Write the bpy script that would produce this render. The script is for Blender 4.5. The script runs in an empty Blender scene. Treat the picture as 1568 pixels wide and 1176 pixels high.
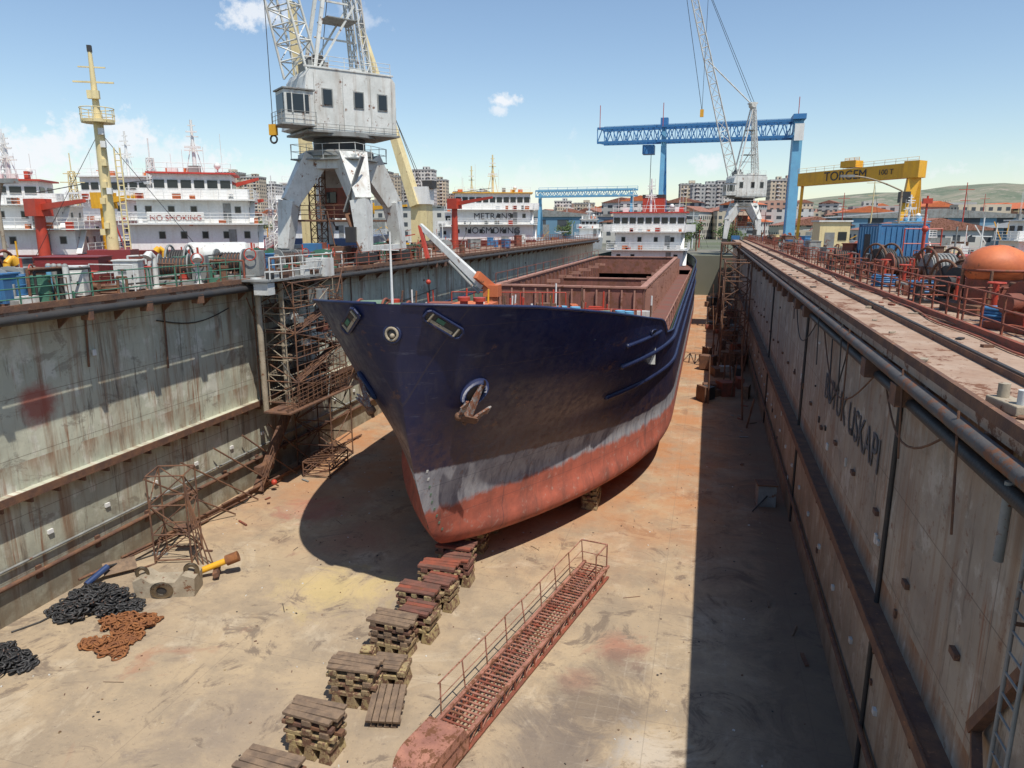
import bpy, math, random
from mathutils import Vector, Matrix
from mathutils import noise as mn
random.seed(7)
D=bpy.data
scene=bpy.context.scene
R=random.uniform

# ------------------------------------------------------------ materials
def N(nt,t,**k):
    n=nt.nodes.new(t)
    for a,v in k.items(): setattr(n,a,v)
    return n
def setin(nt,sock,v):
    if hasattr(v,'is_linked') or hasattr(v,'links'): nt.links.new(v,sock)
    else:
        if isinstance(v,(tuple,list)) and len(v)==3 and len(sock.default_value)==4: v=(*v,1)
        sock.default_value=v
def pos(nt,scale=(1,1,1)):
    g=N(nt,'ShaderNodeNewGeometry')
    if scale==(1,1,1): return g.outputs['Position']
    m=N(nt,'ShaderNodeVectorMath',operation='MULTIPLY'); nt.links.new(g.outputs['Position'],m.inputs[0]); m.inputs[1].default_value=scale
    return m.outputs[0]
def noise(nt,vec,scale,detail=6,rough=.6,dist=0):
    n=N(nt,'ShaderNodeTexNoise'); nt.links.new(vec,n.inputs['Vector'])
    n.inputs['Scale'].default_value=scale; n.inputs['Detail'].default_value=min(detail,6); n.inputs['Roughness'].default_value=rough
    n.inputs['Distortion'].default_value=dist
    return n.outputs['Fac']
def mrange(nt,v,a,b,c=0,d=1):
    n=N(nt,'ShaderNodeMapRange'); setin(nt,n.inputs[0],v)
    for i,x in enumerate((a,b,c,d)): n.inputs[i+1].default_value=x
    return n.outputs[0]
def math_(nt,op,a,b=0,c=0):
    n=N(nt,'ShaderNodeMath',operation=op); setin(nt,n.inputs[0],a); setin(nt,n.inputs[1],b); setin(nt,n.inputs[2],c)
    return n.outputs[0]
def mix(nt,f,a,b,mode='MIX'):
    n=N(nt,'ShaderNodeMix',data_type='RGBA',blend_type=mode)
    setin(nt,n.inputs[0],f); setin(nt,n.inputs[6],a); setin(nt,n.inputs[7],b)
    return n.outputs[2]
def sep(nt,vec):
    n=N(nt,'ShaderNodeSeparateXYZ'); nt.links.new(vec,n.inputs[0]); return n.outputs
def bump(nt,b,h,strength=.2,dist=.05):
    n=N(nt,'ShaderNodeBump'); n.inputs['Strength'].default_value=strength; n.inputs['Distance'].default_value=dist
    nt.links.new(h,n.inputs['Height']); nt.links.new(n.outputs[0],b.inputs['Normal'])
def newmat(name):
    m=D.materials.new(name); m.use_nodes=True; return m,m.node_tree,m.node_tree.nodes['Principled BSDF']
def paint(name,c1,c2=None,rough=.6,scale=.8,rust=0.,rustc=(.16,.065,.03),streak=0.,streakc=(.12,.07,.045),metal=0,bs=.15):
    m,nt,b=newmat(name)
    if c2 is None: c2=tuple(x*.75 for x in c1)
    p=pos(nt)
    n1=noise(nt,p,scale,5,.65)
    col=mix(nt,mrange(nt,n1,.38,.62),c1,c2)
    fine=noise(nt,p,scale*9,3,.7)
    col=mix(nt,mrange(nt,fine,.3,.75,0,.3),col,tuple(x*.5 for x in c1))
    if streak:
        s=noise(nt,pos(nt,(2.2,2.2,.16)),1.,4,.7)
        col=mix(nt,mrange(nt,s,.5,.72,0,streak),col,streakc)
    if rust:
        n2=noise(nt,p,scale*2.1,6,.78)
        t=.70-rust*.35
        col=mix(nt,mrange(nt,n2,t,t+.05),col,rustc)
    nt.links.new(col,b.inputs['Base Color'])
    b.inputs['Roughness'].default_value=rough; b.inputs['Metallic'].default_value=metal
    bump(nt,b,fine,bs,.03)
    return m
def facade(name,wall,win=(.06,.07,.08),roof=(.3,.12,.08),sx=3.2,sz=3.0):
    m,nt,b=newmat(name)
    p=sep(nt,pos(nt)); g=N(nt,'ShaderNodeNewGeometry'); nz=sep(nt,g.outputs['Normal'])[2]
    h=math_(nt,'ADD',p[0],p[1])
    fx=math_(nt,'GREATER_THAN',math_(nt,'FRACT',math_(nt,'DIVIDE',h,sx)),.5)
    fz=math_(nt,'GREATER_THAN',math_(nt,'FRACT',math_(nt,'DIVIDE',p[2],sz)),.52)
    w=math_(nt,'MULTIPLY',fx,fz)
    n=noise(nt,pos(nt),.05,3)
    wc=mix(nt,mrange(nt,n,.3,.7),wall,tuple(x*.7 for x in wall))
    c=mix(nt,w,wc,win)
    c=mix(nt,math_(nt,'GREATER_THAN',nz,.3),c,roof)
    nt.links.new(c,b.inputs['Base Color']); b.inputs['Roughness'].default_value=.8
    return m

white=paint('white_paint',(.80,.80,.78),(.72,.72,.69),.45,.7,.10,streak=.25,streakc=(.4,.28,.18))
whiteold=paint('weathered_white_paint',(.70,.71,.68),(.56,.57,.54),.5,.8,.3,streak=.5,streakc=(.28,.19,.12))
cream=paint('cream_paint',(.78,.66,.36),(.70,.57,.3),.5,.6,.2,streak=.3)
yellow=paint('yellow_paint',(.80,.42,.02),(.7,.36,.03),.5,.5,.12,streak=.25)
yellowc=paint('block_faded_yellow',(.40,.31,.15),(.27,.20,.12),.85,2.2,.6,rustc=(.15,.08,.05),bs=.6)
blue=paint('blue_paint',(.04,.15,.34),(.06,.2,.38),.5,.5,.2,streak=.3)
bluegantry=paint('gantry_blue_paint',(.04,.18,.42),(.06,.22,.46),.5,.2,.05)
cyan=paint('light_blue_paint',(.16,.42,.62),(.15,.36,.55),.5,.5,.1)
redp=paint('red_paint',(.52,.06,.03),(.40,.05,.03),.5,.8,.2)
orange=paint('orange_paint',(.64,.18,.06),(.5,.13,.05),.6,1.,.3)
rust=paint('rusty_steel',(.20,.10,.055),(.11,.06,.045),.85,2.,.3,rustc=(.30,.14,.07),bs=.5)
rustred=paint('rusty_red_steel',(.30,.08,.045),(.17,.065,.045),.8,1.6,.4,bs=.4)
pinkred=paint('faded_red_primer',(.42,.19,.13),(.27,.12,.09),.8,1.8,.55,bs=.4)
dark=paint('dark_steel',(.035,.035,.037),(.05,.045,.04),.6,1.5,.2,bs=.4)
pipeg=paint('edge_pipe_steel',(.11,.10,.095),(.08,.07,.065),.7,1.2,.5,bs=.4)
chainm=paint('chain_steel',(.06,.06,.062),(.035,.035,.036),.55,4,.3,metal=.3)
chainr=paint('rusty_chain_steel',(.30,.12,.04),(.18,.07,.03),.9,4,.2)
grey=paint('grey_paint',(.30,.31,.30),(.2,.21,.2),.6,1.,.35,streak=.4)
green=paint('green_paint',(.05,.15,.10),(.07,.2,.13),.6,1.,.3)
greyg=paint('green_canvas',(.16,.24,.17),(.12,.19,.14),.85,2.)
wood=paint('weathered_timber',(.27,.185,.12),(.15,.105,.075),.9,3.,.2,bs=.7)
woodr=paint('red_stained_timber',(.22,.09,.065),(.12,.065,.05),.9,2.8,.3,bs=.7)
concb=paint('beige_cast_steel',(.42,.36,.27),(.30,.25,.18),.85,1.5,.35,bs=.4)
anchm=paint('anchor_steel',(.40,.38,.36),(.2,.16,.14),.55,3,.7,rustc=(.22,.09,.05),bs=.4)
deckm=paint('dock_deck_plate',(.36,.26,.19),(.24,.16,.12),.85,.6,.6,bs=.4)
deckr=paint('rust_deck_plate',(.34,.22,.15),(.42,.31,.23),.85,.7,.5,bs=.4)
holdm=paint('hold_red_primer',(.27,.11,.08),(.18,.08,.06),.8,.9,.5,streak=.5)
holdl=paint('coaming_top_primer',(.42,.22,.16),(.33,.17,.13),.8,.9,.4)
shipdeck=paint('ship_deck_paint',(.20,.07,.05),(.16,.09,.07),.8,.7,.3)
hullred=paint('dark_red_hull_paint',(.25,.03,.03),(.18,.03,.03),.5,.3,.2)
hullblue=paint('navy_trim_paint',(.012,.018,.06),(.02,.028,.08),.45,1,.15)
blueh=paint('blue_hull_paint',(.03,.06,.16),None,.4)
glass,nt,b=newmat('window_glass'); b.inputs['Base Color'].default_value=(.02,.025,.03,1); b.inputs['Roughness'].default_value=.12
trim=paint('red_roof_trim',(.6,.06,.04),(.5,.05,.04),.5)
fade=paint('faded_letter_paint',(.06,.065,.08),(.13,.13,.13),.85,2.,.35,rustc=(.25,.18,.13))

# ---- hull paint (bands by height)
hullm,nt,b=newmat('ship_hull_paint')
p=pos(nt); ps=sep(nt,p); z=ps[2]
wob=noise(nt,p,.8,5,.7); fine=noise(nt,p,3.,6,.7)
lvl=mrange(nt,ps[1],21.8,34,5.42,4.35)
zz=math_(nt,'SUBTRACT',math_(nt,'ADD',z,mrange(nt,wob,0,1,-.22,.22)),lvl)
zr=math_(nt,'ADD',z,mrange(nt,noise(nt,pos(nt,(1,1,.5)),1.2,6,.75),0,1,-.5,.5))
navy=mix(nt,mrange(nt,noise(nt,p,.35,4,.6),.35,.65),(.006,.011,.048),(.011,.018,.07))
streak=noise(nt,pos(nt,(1.6,1.6,.12)),1.,5,.7)
navy=mix(nt,mrange(nt,streak,.52,.75,0,.35),navy,(.10,.085,.085))
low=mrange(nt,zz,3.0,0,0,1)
navy=mix(nt,math_(nt,'MULTIPLY',low,mrange(nt,fine,.36,.66,0,.8)),navy,(.12,.065,.05))  # brown patches low on the navy: the floor's reflection painted into the colour
patch=noise(nt,pos(nt,(1,1,1.6)),.5,6,.72)
navy=mix(nt,mrange(nt,patch,.60,.64,0,.6),navy,(.15,.07,.045))
scuff=noise(nt,pos(nt,(.6,.6,5)),1.,5,.75)
navy=mix(nt,mrange(nt,scuff,.60,.68,0,.3),navy,(.14,.15,.2))
seamz=math_(nt,'LESS_THAN',math_(nt,'FRACT',math_(nt,'DIVIDE',z,1.55)),.012)
seamy=math_(nt,'LESS_THAN',math_(nt,'FRACT',math_(nt,'DIVIDE',ps[1],5.3)),.006)
seam=math_(nt,'MAXIMUM',seamz,seamy)
greyc=mix(nt,mrange(nt,noise(nt,pos(nt,(1.5,1.5,.4)),1.4,6,.75),.35,.65),(.40,.40,.42),(.22,.22,.25))
greyc=mix(nt,mrange(nt,streak,.5,.62,0,.65),greyc,(.08,.075,.11))
greyc=mix(nt,mrange(nt,fine,.58,.66,0,.6),greyc,(.24,.15,.12))
redc=mix(nt,mrange(nt,noise(nt,p,1.1,6,.7),.35,.65),(.46,.12,.075),(.28,.08,.055))
redc=mix(nt,mrange(nt,streak,.52,.66,0,.6),redc,(.16,.07,.055))
redc=mix(nt,mrange(nt,fine,.57,.68,0,.5),redc,(.40,.31,.26))
f1=mrange(nt,zz,0,.08); f2=mrange(nt,zr,3.5,3.72)
c=mix(nt,f2,redc,greyc); c=mix(nt,f1,c,navy)
c=mix(nt,math_(nt,'MULTIPLY',seam,.5),c,(.05,.04,.05))
nt.links.new(c,b.inputs['Base Color'])
nt.links.new(math_(nt,'ADD',mrange(nt,f1,0,1,.75,.30),mrange(nt,fine,.4,.65,0,.25)),b.inputs['Roughness'])
bn=noise(nt,pos(nt,(1,1,1)),.55,3,.5)
bump(nt,b,math_(nt,'ADD',bn,math_(nt,'MULTIPLY',seam,.08)),.3,.14)

# ---- dock walls
def wallmat(name,spot=None,c1=(.48,.48,.38),c2=(.36,.37,.30),rustlev=.5,light=(.6,.6,.52)):
    m,nt,b=newmat(name)
    p=pos(nt); s=sep(nt,p)
    col=mix(nt,mrange(nt,noise(nt,p,.35,5,.65),.35,.65),c1,c2)
    col=mix(nt,mrange(nt,noise(nt,p,.9,5,.6),.56,.62,0,.65),col,light)
    col=mix(nt,mrange(nt,noise(nt,pos(nt,(1,1,1.6)),.55,6,.75,.5),.57,.62,0,.6),col,(.22,.20,.16))
    st=noise(nt,pos(nt,(.1,1.5,.09)),1.,5,.72)
    col=mix(nt,mrange(nt,st,.49,.68,0,.9),col,(.24,.14,.08))
    col=mix(nt,mrange(nt,noise(nt,pos(nt,(.1,3.,.3)),1.,5,.75),.57,.7,0,.8),col,(.11,.085,.065))
    col=mix(nt,math_(nt,'MULTIPLY',mrange(nt,noise(nt,pos(nt,(.1,5.,.22)),1.,4,.6),.60,.68,0,.9),mrange(nt,noise(nt,p,.4,3),.42,.58)),col,(.26,.11,.05))
    sp=noise(nt,p,2.6,6,.8)
    col=mix(nt,mrange(nt,sp,.69-.12*rustlev,.80-.12*rustlev),col,(.20,.10,.06))
    for (za,zb_) in ((4.6,3.0),(11.0,9.2),(5.6,4.7)):
        g=math_(nt,'MULTIPLY',mrange(nt,s[2],zb_,za,0,1),math_(nt,'LESS_THAN',s[2],za+.05))
        g=math_(nt,'MULTIPLY',g,mrange(nt,noise(nt,pos(nt,(.1,1.8,.35)),1.,5,.7),.40,.60,0,.95*min(1,.5+rustlev*.5)))
        col=mix(nt,g,col,(.24,.12,.06))
    lowm=math_(nt,'MULTIPLY',mrange(nt,s[2],3.6,.2,0,1),mrange(nt,noise(nt,p,.7,5,.7),.3,.6,.3,.95))
    col=mix(nt,lowm,col,(.19,.15,.10))
    fy=math_(nt,'FRACT',math_(nt,'DIVIDE',s[1],5.7)); seam=math_(nt,'LESS_THAN',fy,.006)
    fz=math_(nt,'FRACT',math_(nt,'DIVIDE',math_(nt,'ADD',s[2],.6),2.15)); seam2=math_(nt,'LESS_THAN',fz,.012)
    sm=math_(nt,'MAXIMUM',seam,seam2)
    col=mix(nt,math_(nt,'MULTIPLY',sm,.55),col,(.09,.06,.045))
    if spot:
        dy=math_(nt,'SUBTRACT',s[1],spot[0]); dz=math_(nt,'SUBTRACT',s[2],spot[1])
        r=math_(nt,'SQRT',math_(nt,'ADD',math_(nt,'MULTIPLY',dy,dy),math_(nt,'MULTIPLY',dz,dz)))
        r=math_(nt,'ADD',r,mrange(nt,noise(nt,p,1.3,5,.7),0,1,-.5,.5))
        col=mix(nt,mrange(nt,r,.95,.45,0,.85),col,(.33,.08,.055))
    nt.links.new(col,b.inputs['Base Color']); b.inputs['Roughness'].default_value=.75
    h=math_(nt,'ADD',noise(nt,pos(nt,(.3,.5,.35)),1.,3,.5),math_(nt,'MULTIPLY',sp,.12))
    bump(nt,b,h,.6,.3)
    return m
wallL=wallmat('painted_dock_wall_left',(19.8,7.6),(.55,.55,.43),(.42,.43,.34),.45,(.66,.65,.56))
wallR=wallmat('painted_dock_wall_right',None,(.42,.36,.28),(.27,.225,.18),1.0,(.50,.45,.38))

# ---- floor
floorm,nt,b=newmat('dock_floor_surface')
p=pos(nt); s=sep(nt,p)
big=noise(nt,p,.16,5,.6)
c=mix(nt,mrange(nt,big,.35,.65),(.46,.35,.22),(.35,.27,.185))
c=mix(nt,mrange(nt,noise(nt,p,.5,6,.72),.44,.60,0,.7),c,(.27,.215,.155))
n33=noise(nt,p,.33,6,.7,.6)
c=mix(nt,mrange(nt,n33,.55,.66,0,.7),c,(.52,.43,.31))
stn=noise(nt,p,.42,6,.75,1.2)
c=mix(nt,mrange(nt,stn,.56,.63,0,.75),c,(.16,.12,.09))
c=mix(nt,mrange(nt,stn,.41,.34,0,.5),c,(.22,.17,.13))
og=math_(nt,'MULTIPLY',mrange(nt,s[1],24,36),mrange(nt,noise(nt,p,.3,5,.7),.36,.6,.15,.9))
c=mix(nt,og,c,(.42,.19,.08))
rd=mrange(nt,noise(nt,pos(nt,(1,.7,1)),.27,5,.7,.5),.62,.70,0,.5)
c=mix(nt,rd,c,(.34,.15,.09))
def spotm(c,yx,yy,rad,col,amt):
    dx=math_(nt,'SUBTRACT',s[0],yx); dy=math_(nt,'SUBTRACT',s[1],yy)
    r=math_(nt,'SQRT',math_(nt,'ADD',math_(nt,'MULTIPLY',dx,dx),math_(nt,'MULTIPLY',dy,dy)))
    r=math_(nt,'ADD',r,mrange(nt,stn,.2,.8,-rad,rad))
    return mix(nt,mrange(nt,r,rad,rad*.3,0,amt),c,col)
for q in ((-13.5,22.8,2.2,(.60,.46,.19),.55),(-2.3,22.,1.2,(.33,.12,.08),.6),(-3.2,19.6,.8,(.33,.12,.08),.4),(-2.6,18.4,1.9,(.15,.115,.09),.75),(-3.4,16.2,2.0,(.17,.135,.11),.7),(-2.0,20.6,1.2,(.17,.13,.10),.6),(-15,27,2.2,(.36,.17,.11),.6),(-18,30,2.,(.40,.13,.09),.6),(-.6,17,1.4,(.55,.50,.43),.5),(-21,20,2.6,(.17,.13,.10),.5),(-12,15,2.6,(.24,.19,.15),.5)): c=spotm(c,*q)
l1=math_(nt,'LESS_THAN',math_(nt,'FRACT',math_(nt,'DIVIDE',s[0],.62)),.08)
l2=math_(nt,'LESS_THAN',math_(nt,'FRACT',math_(nt,'DIVIDE',s[1],.62)),.08)
lm=math_(nt,'MULTIPLY',math_(nt,'MAXIMUM',l1,l2),math_(nt,'MULTIPLY',mrange(nt,s[0],-5,-2),mrange(nt,n33,.48,.60,0,.16)))
c=mix(nt,lm,c,(.52,.45,.36))
l3=math_(nt,'LESS_THAN',math_(nt,'FRACT',math_(nt,'DIVIDE',s[1],6.1)),.005)
l4=math_(nt,'LESS_THAN',math_(nt,'FRACT',math_(nt,'DIVIDE',math_(nt,'ADD',s[0],1),4.6)),.006)
c=mix(nt,math_(nt,'MULTIPLY',math_(nt,'MAXIMUM',l3,l4),.3),c,(.14,.11,.09))
sp=noise(nt,p,6,5,.8)
c=mix(nt,mrange(nt,sp,.62,.68,0,.4),c,(.58,.50,.40))
c=mix(nt,mrange(nt,sp,.41,.34,0,.55),c,(.13,.10,.08))
# damp, grimy strip by the right wall, also painted darker to deepen its shade
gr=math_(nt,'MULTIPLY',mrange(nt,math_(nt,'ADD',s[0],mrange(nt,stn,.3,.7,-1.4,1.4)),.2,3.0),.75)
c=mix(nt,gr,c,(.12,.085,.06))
nt.links.new(c,b.inputs['Base Color']); b.inputs['Roughness'].default_value=.85
bump(nt,b,math_(nt,'ADD',sp,stn),.45,.06)

groundm,nt,b=newmat('quay_ground_surface')
p=pos(nt)
c=mix(nt,mrange(nt,noise(nt,p,.02,5,.65),.4,.6),(.22,.20,.17),(.13,.13,.11))
c=mix(nt,mrange(nt,noise(nt,p,.006,5,.65),.45,.6),c,(.10,.12,.06))
nt.links.new(c,b.inputs['Base Color']); b.inputs['Roughness'].default_value=.9
hillm,nt,b=newmat('hill_surface')
p=pos(nt)
c=mix(nt,mrange(nt,noise(nt,p,.006,6,.7),.42,.58),(.22,.21,.15),(.11,.14,.09))
c=mix(nt,mrange(nt,noise(nt,p,.02,6,.75),.54,.60,0,.6),c,(.36,.30,.25))
nt.links.new(c,b.inputs['Base Color']); b.inputs['Roughness'].default_value=.95
leafm,nt,b=newmat('foliage')
c=mix(nt,mrange(nt,noise(nt,pos(nt),.5,4),.35,.65),(.05,.09,.025),(.09,.13,.04))
nt.links.new(c,b.inputs['Base Color']); b.inputs['Roughness'].default_value=.8

# ------------------------------------------------------------ mesh builder
class MB:
    def __init__(s,M=None):
        s.v=[];s.f=[];s.mi=[];s.sm=[];s.mats=[];s.M=M or Matrix()
    def add(s,vs,fs,mat,smooth=False):
        if mat not in s.mats: s.mats.append(mat)
        k=s.mats.index(mat); o=len(s.v)
        for q in vs: s.v.append(tuple(s.M@Vector(q)))
        for f in fs:
            s.f.append([o+i for i in f]); s.mi.append(k); s.sm.append(smooth)
    def box(s,c,d,mat,rz=0,rx=0,ry=0):
        M=Matrix.Translation(c)@Matrix.Rotation(rz,4,'Z')@Matrix.Rotation(ry,4,'Y')@Matrix.Rotation(rx,4,'X')
        vs=[M@Vector((x*d[0]/2,y*d[1]/2,z*d[2]/2)) for x in(-1,1) for y in(-1,1) for z in(-1,1)]
        s.add(vs,[(0,1,3,2),(4,6,7,5),(0,4,5,1),(2,3,7,6),(0,2,6,4),(1,5,7,3)],mat)
    def bar(s,p,q,w,mat,h=None,w2=None,h2=None):
        p=Vector(p);q=Vector(q);h=h or w; w2=w2 or w; h2=h2 or (w2 if h==w else h)
        d=(q-p).normalized(); up=Vector((0,0,1)) if abs(d.z)<.95 else Vector((0,1,0))
        x=d.cross(up).normalized(); y=x.cross(d)
        vs=[p-x*w/2-y*h/2,p+x*w/2-y*h/2,p+x*w/2+y*h/2,p-x*w/2+y*h/2,
            q-x*w2/2-y*h2/2,q+x*w2/2-y*h2/2,q+x*w2/2+y*h2/2,q-x*w2/2+y*h2/2]
        s.add(vs,[(3,2,1,0),(4,5,6,7),(0,1,5,4),(1,2,6,5),(2,3,7,6),(3,0,4,7)],mat)
    def tube(s,p,q,r,mat,n=8,r2=None,cap=True):
        p=Vector(p);q=Vector(q);r2=r if r2 is None else r2
        d=(q-p).normalized(); up=Vector((0,0,1)) if abs(d.z)<.95 else Vector((0,1,0))
        x=d.cross(up).normalized(); y=x.cross(d)
        vs=[]
        for c,rr in((p,r),(q,r2)):
            for i in range(n):
                a=2*math.pi*i/n; vs.append(c+x*math.cos(a)*rr+y*math.sin(a)*rr)
        s.add(vs,[(i,(i+1)%n,n+(i+1)%n,n+i) for i in range(n)],mat,n>5)
        if cap: s.add(vs[:n],[tuple(range(n))[::-1]],mat); s.add(vs[n:],[tuple(range(n))],mat)
    def path(s,pts,r,mat,n=6):
        for a,b2 in zip(pts,pts[1:]): s.tube(a,b2,r,mat,n)
    def ring(s,c,r,t,mat,axis='Z',n=24,m=6,sc=(1,1,1)):
        vs=[];fs=[]
        for i in range(n):
            a=2*math.pi*i/n
            for j in range(m):
                bb=2*math.pi*j/m; rr=r+t*math.cos(bb)
                q=[rr*math.cos(a)*sc[0],rr*math.sin(a)*sc[1],t*math.sin(bb)]
                if axis=='Y': q=[q[0],q[2],q[1]]
                if axis=='X': q=[q[2],q[0],q[1]]
                vs.append(Vector(c)+Vector(q))
                fs.append((i*m+j,((i+1)%n)*m+j,((i+1)%n)*m+(j+1)%m,i*m+(j+1)%m))
        s.add(vs,fs,mat,True)
    def ball(s,c,r,mat,n=12,m=8,sc=(1,1,1),jit=0):
        vs=[];fs=[]
        for j in range(m+1):
            th=math.pi*j/m
            for i in range(n):
                a=2*math.pi*i/n; k=1+R(-jit,jit)
                vs.append(Vector(c)+Vector((r*k*sc[0]*math.sin(th)*math.cos(a),r*k*sc[1]*math.sin(th)*math.sin(a),r*k*sc[2]*math.cos(th))))
        for j in range(m):
            for i in range(n): fs.append((j*n+i,(j+1)*n+i,(j+1)*n+(i+1)%n,j*n+(i+1)%n))
        s.add(vs,fs,mat,True)
    def extr(s,pts,d,mat):
        n=len(pts); d=Vector(d); a=[Vector(q) for q in pts]; bb=[q+d for q in a]
        s.add(a+bb,[tuple(range(n)),tuple(range(n,2*n))[::-1]]+[(i,n+i,n+(i+1)%n,(i+1)%n) for i in range(n)],mat)
    def rail(s,pts,mat,h=1.05,step=1.6,r=.03,levels=3):
        for a,b2 in zip(pts,pts[1:]):
            a=Vector(a);b2=Vector(b2);L=(b2-a).length;n=max(1,int(L/step))
            for i in range(n+1):
                q=a.lerp(b2,i/n); s.tube(q,q+Vector((R(-.04,.04),R(-.04,.04),h)),r,mat,5,cap=False)
            for k in range(levels):
                zz=h*(k+1)/levels; s.tube(a+Vector((0,0,zz)),b2+Vector((0,0,zz)),r*.8,mat,5,cap=False)
    def lattice(s,p,q,w0,w1,n,r,mat):
        p=Vector(p);q=Vector(q); d=(q-p).normalized()
        up=Vector((0,0,1)) if abs(d.z)<.9 else Vector((0,1,0))
        x=d.cross(up).normalized(); y=x.cross(d)
        def cor(t):
            c=p.lerp(q,t); w=(w0+(w1-w0)*t)/2
            return [c-x*w-y*w,c+x*w-y*w,c+x*w+y*w,c-x*w+y*w]
        for k in range(4): s.tube(cor(0)[k],cor(1)[k],r,mat,6)
        for i in range(n):
            a=cor(i/n);b2=cor((i+1)/n)
            for k in range(4):
                k2=(k+1)%4
                if i%2: s.tube(a[k],b2[k2],r*.55,mat,4,cap=False)
                else: s.tube(a[k2],b2[k],r*.55,mat,4,cap=False)
                s.tube(b2[k],b2[k2],r*.55,mat,4,cap=False)
    def obj(s,name,parent=None,bevel=0):
        me=D.meshes.new(name); me.from_pydata(s.v,[],s.f)
        for m in s.mats: me.materials.append(m)
        me.polygons.foreach_set('material_index',s.mi); me.polygons.foreach_set('use_smooth',s.sm); me.update()
        o=D.objects.new(name,me); scene.collection.objects.link(o)
        if parent: o.parent=parent
        if bevel:
            bm=o.modifiers.new('bevel','BEVEL'); bm.width=bevel; bm.segments=2; bm.limit_method='ANGLE'
        return o
def T(x,y,z,rz=0,sc=1): return Matrix.Translation((x,y,z))@Matrix.Rotation(rz,4,'Z')@Matrix.Scale(sc,4)
def text(s,loc,rot,size,mat,name,parent=None,ext=.015):
    c=D.curves.new(name,'FONT'); c.body=s; c.size=size; c.extrude=ext; c.align_x='CENTER'; c.align_y='CENTER'
    c.materials.append(mat); o=D.objects.new(name,c); scene.collection.objects.link(o)
    o.location=loc; o.rotation_euler=rot
    if parent: o.parent=parent
    return o
def interp(x,tab):
    if x<=tab[0][0]: return tab[0][1]
    for (a,b1),(c,d1) in zip(tab,tab[1:]):
        if x<=c: return b1+(d1-b1)*(x-a)/(c-a)
    return tab[-1][1]

XL,XR,ZW=-23.5,4.5,11.2
Y0,Y1=-14,150
# ------------------------------------------------------------ ground, floor, walls
mb=MB(); x0,x1,y0,y1=-30.4,13.9,Y0,Y1+2; B=6000; zg=8
vs=[(-B,-B,zg),(B,-B,zg),(B,B,zg),(-B,B,zg),(x0,y0,zg),(x1,y0,zg),(x1,y1,zg),(x0,y1,zg),(x0,y0,-1),(x1,y0,-1),(x1,y1,-1),(x0,y1,-1)]
mb.add(vs,[(0,1,5,4),(1,2,6,5),(2,3,7,6),(3,0,4,7),(4,5,9,8),(5,6,10,9),(6,7,11,10),(7,4,8,11)],groundm)
mb.obj('ground')
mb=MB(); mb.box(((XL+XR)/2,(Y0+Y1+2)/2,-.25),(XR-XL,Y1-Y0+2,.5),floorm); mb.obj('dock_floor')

mb=MB()
mb.box(((XL-30.3)/2,(Y0+Y1)/2,5.2),(XL+30.3,Y1-Y0,11.6),wallL)
mb.box(((-22.4-30.5)/2,(Y0+Y1)/2,11.1),(8.1,Y1-Y0,.2),deckm)
mb.box((-22.42,(Y0+Y1)/2,11.27),(.12,Y1-Y0,.22),rust)
mb.tube((-22.25,Y0,10.9),(-22.25,Y1,10.9),.16,dark,10)
mb.box((XL+.22,(Y0+Y1)/2,4.6),(.44,Y1-Y0,.16),wallL)
mb.box((XL+.46,(Y0+Y1)/2,4.58),(.06,Y1-Y0,.3),rust)
mb.tube((XL+.14,Y0,1.45),(XL+.14,Y1,1.45),.09,rust,8)
mb.tube((XL+.1,Y0,2.05),(XL+.1,Y1,2.05),.05,grey,6)
y=Y0+.5
while y<Y1:
    mb.box((XL+.22,y,4.38),(.4,.08,.3),rust)
    y+=1.15
y=Y0
while y<Y1:
    mb.extr([(XL,y,11.0),(-22.5,y,11.0),(XL,y,10.2)],(0,.07,0),rust)
    mb.box((XL+.05,y+1.1,2.7),(.08,.22,.16),white)
    mb.box((XL+.06,y+.4,1.4),(.1,.2,.5),rust)
    if random.random()<.5: mb.box((XL+.04,y+R(0,2),R(5.5,9.5)),(.06,R(.1,.3),R(.1,.25)),random.choice([rust,rust,white,dark]))
    if random.random()<.4: mb.box((-22.3,y+R(0,2),10.75),(.4,R(.2,.5),.4),rust)
    y+=2.7
for yy in (18,22.3,26.5,44,58): mb.tube((XL+.1,yy,10.9),(XL+.1,yy+R(-.2,.3),R(5,9)),.045,rust,6)
for (ya,yb,zz) in ((26,31,9.9),(40,60,8.5)):
    pts=[(XL+.08,ya+(yb-ya)*i/10,zz-.4*math.sin(i/10*math.pi)) for i in range(11)]; mb.path(pts,.03,dark,5)
mb.tube((-25.0,Y0,11.28),(-25.0,Y1,11.28),.05,rust,6); mb.tube((-29.2,Y0,11.28),(-29.2,Y1,11.28),.05,rust,6)
mb.obj('dock_wall')

mb=MB()
mb.box(((XR+13.8)/2,(Y0+Y1)/2,5.2),(13.8-XR,Y1-Y0,11.6),wallR)
mb.box(((4.15+13.85)/2,(Y0+Y1)/2,11.1),(9.7,Y1-Y0,.2),deckr)
mb.box((4.2,(Y0+Y1)/2,11.26),(.1,Y1-Y0,.2),rust)
mb.tube((4.05,Y0,10.85),(4.05,Y1,10.85),.14,pipeg,10)
mb.tube((4.25,Y0,10.35),(4.25,Y1,10.35),.12,dark,8)
mb.box((5.6,(Y0+Y1)/2,11.27),(.14,Y1-Y0,.14),rust); mb.box((5.6,(Y0+Y1)/2,11.35),(.08,Y1-Y0,.06),dark)
mb.box((6.9,(Y0+Y1)/2,11.3),(.12,Y1-Y0,.2),rustred)
mb.box((XR-.2,(Y0+Y1)/2,4.9),(.4,Y1-Y0,.16),rust)
mb.box((XR-.43,(Y0+Y1)/2,4.88),(.06,Y1-Y0,.3),rust)
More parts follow.
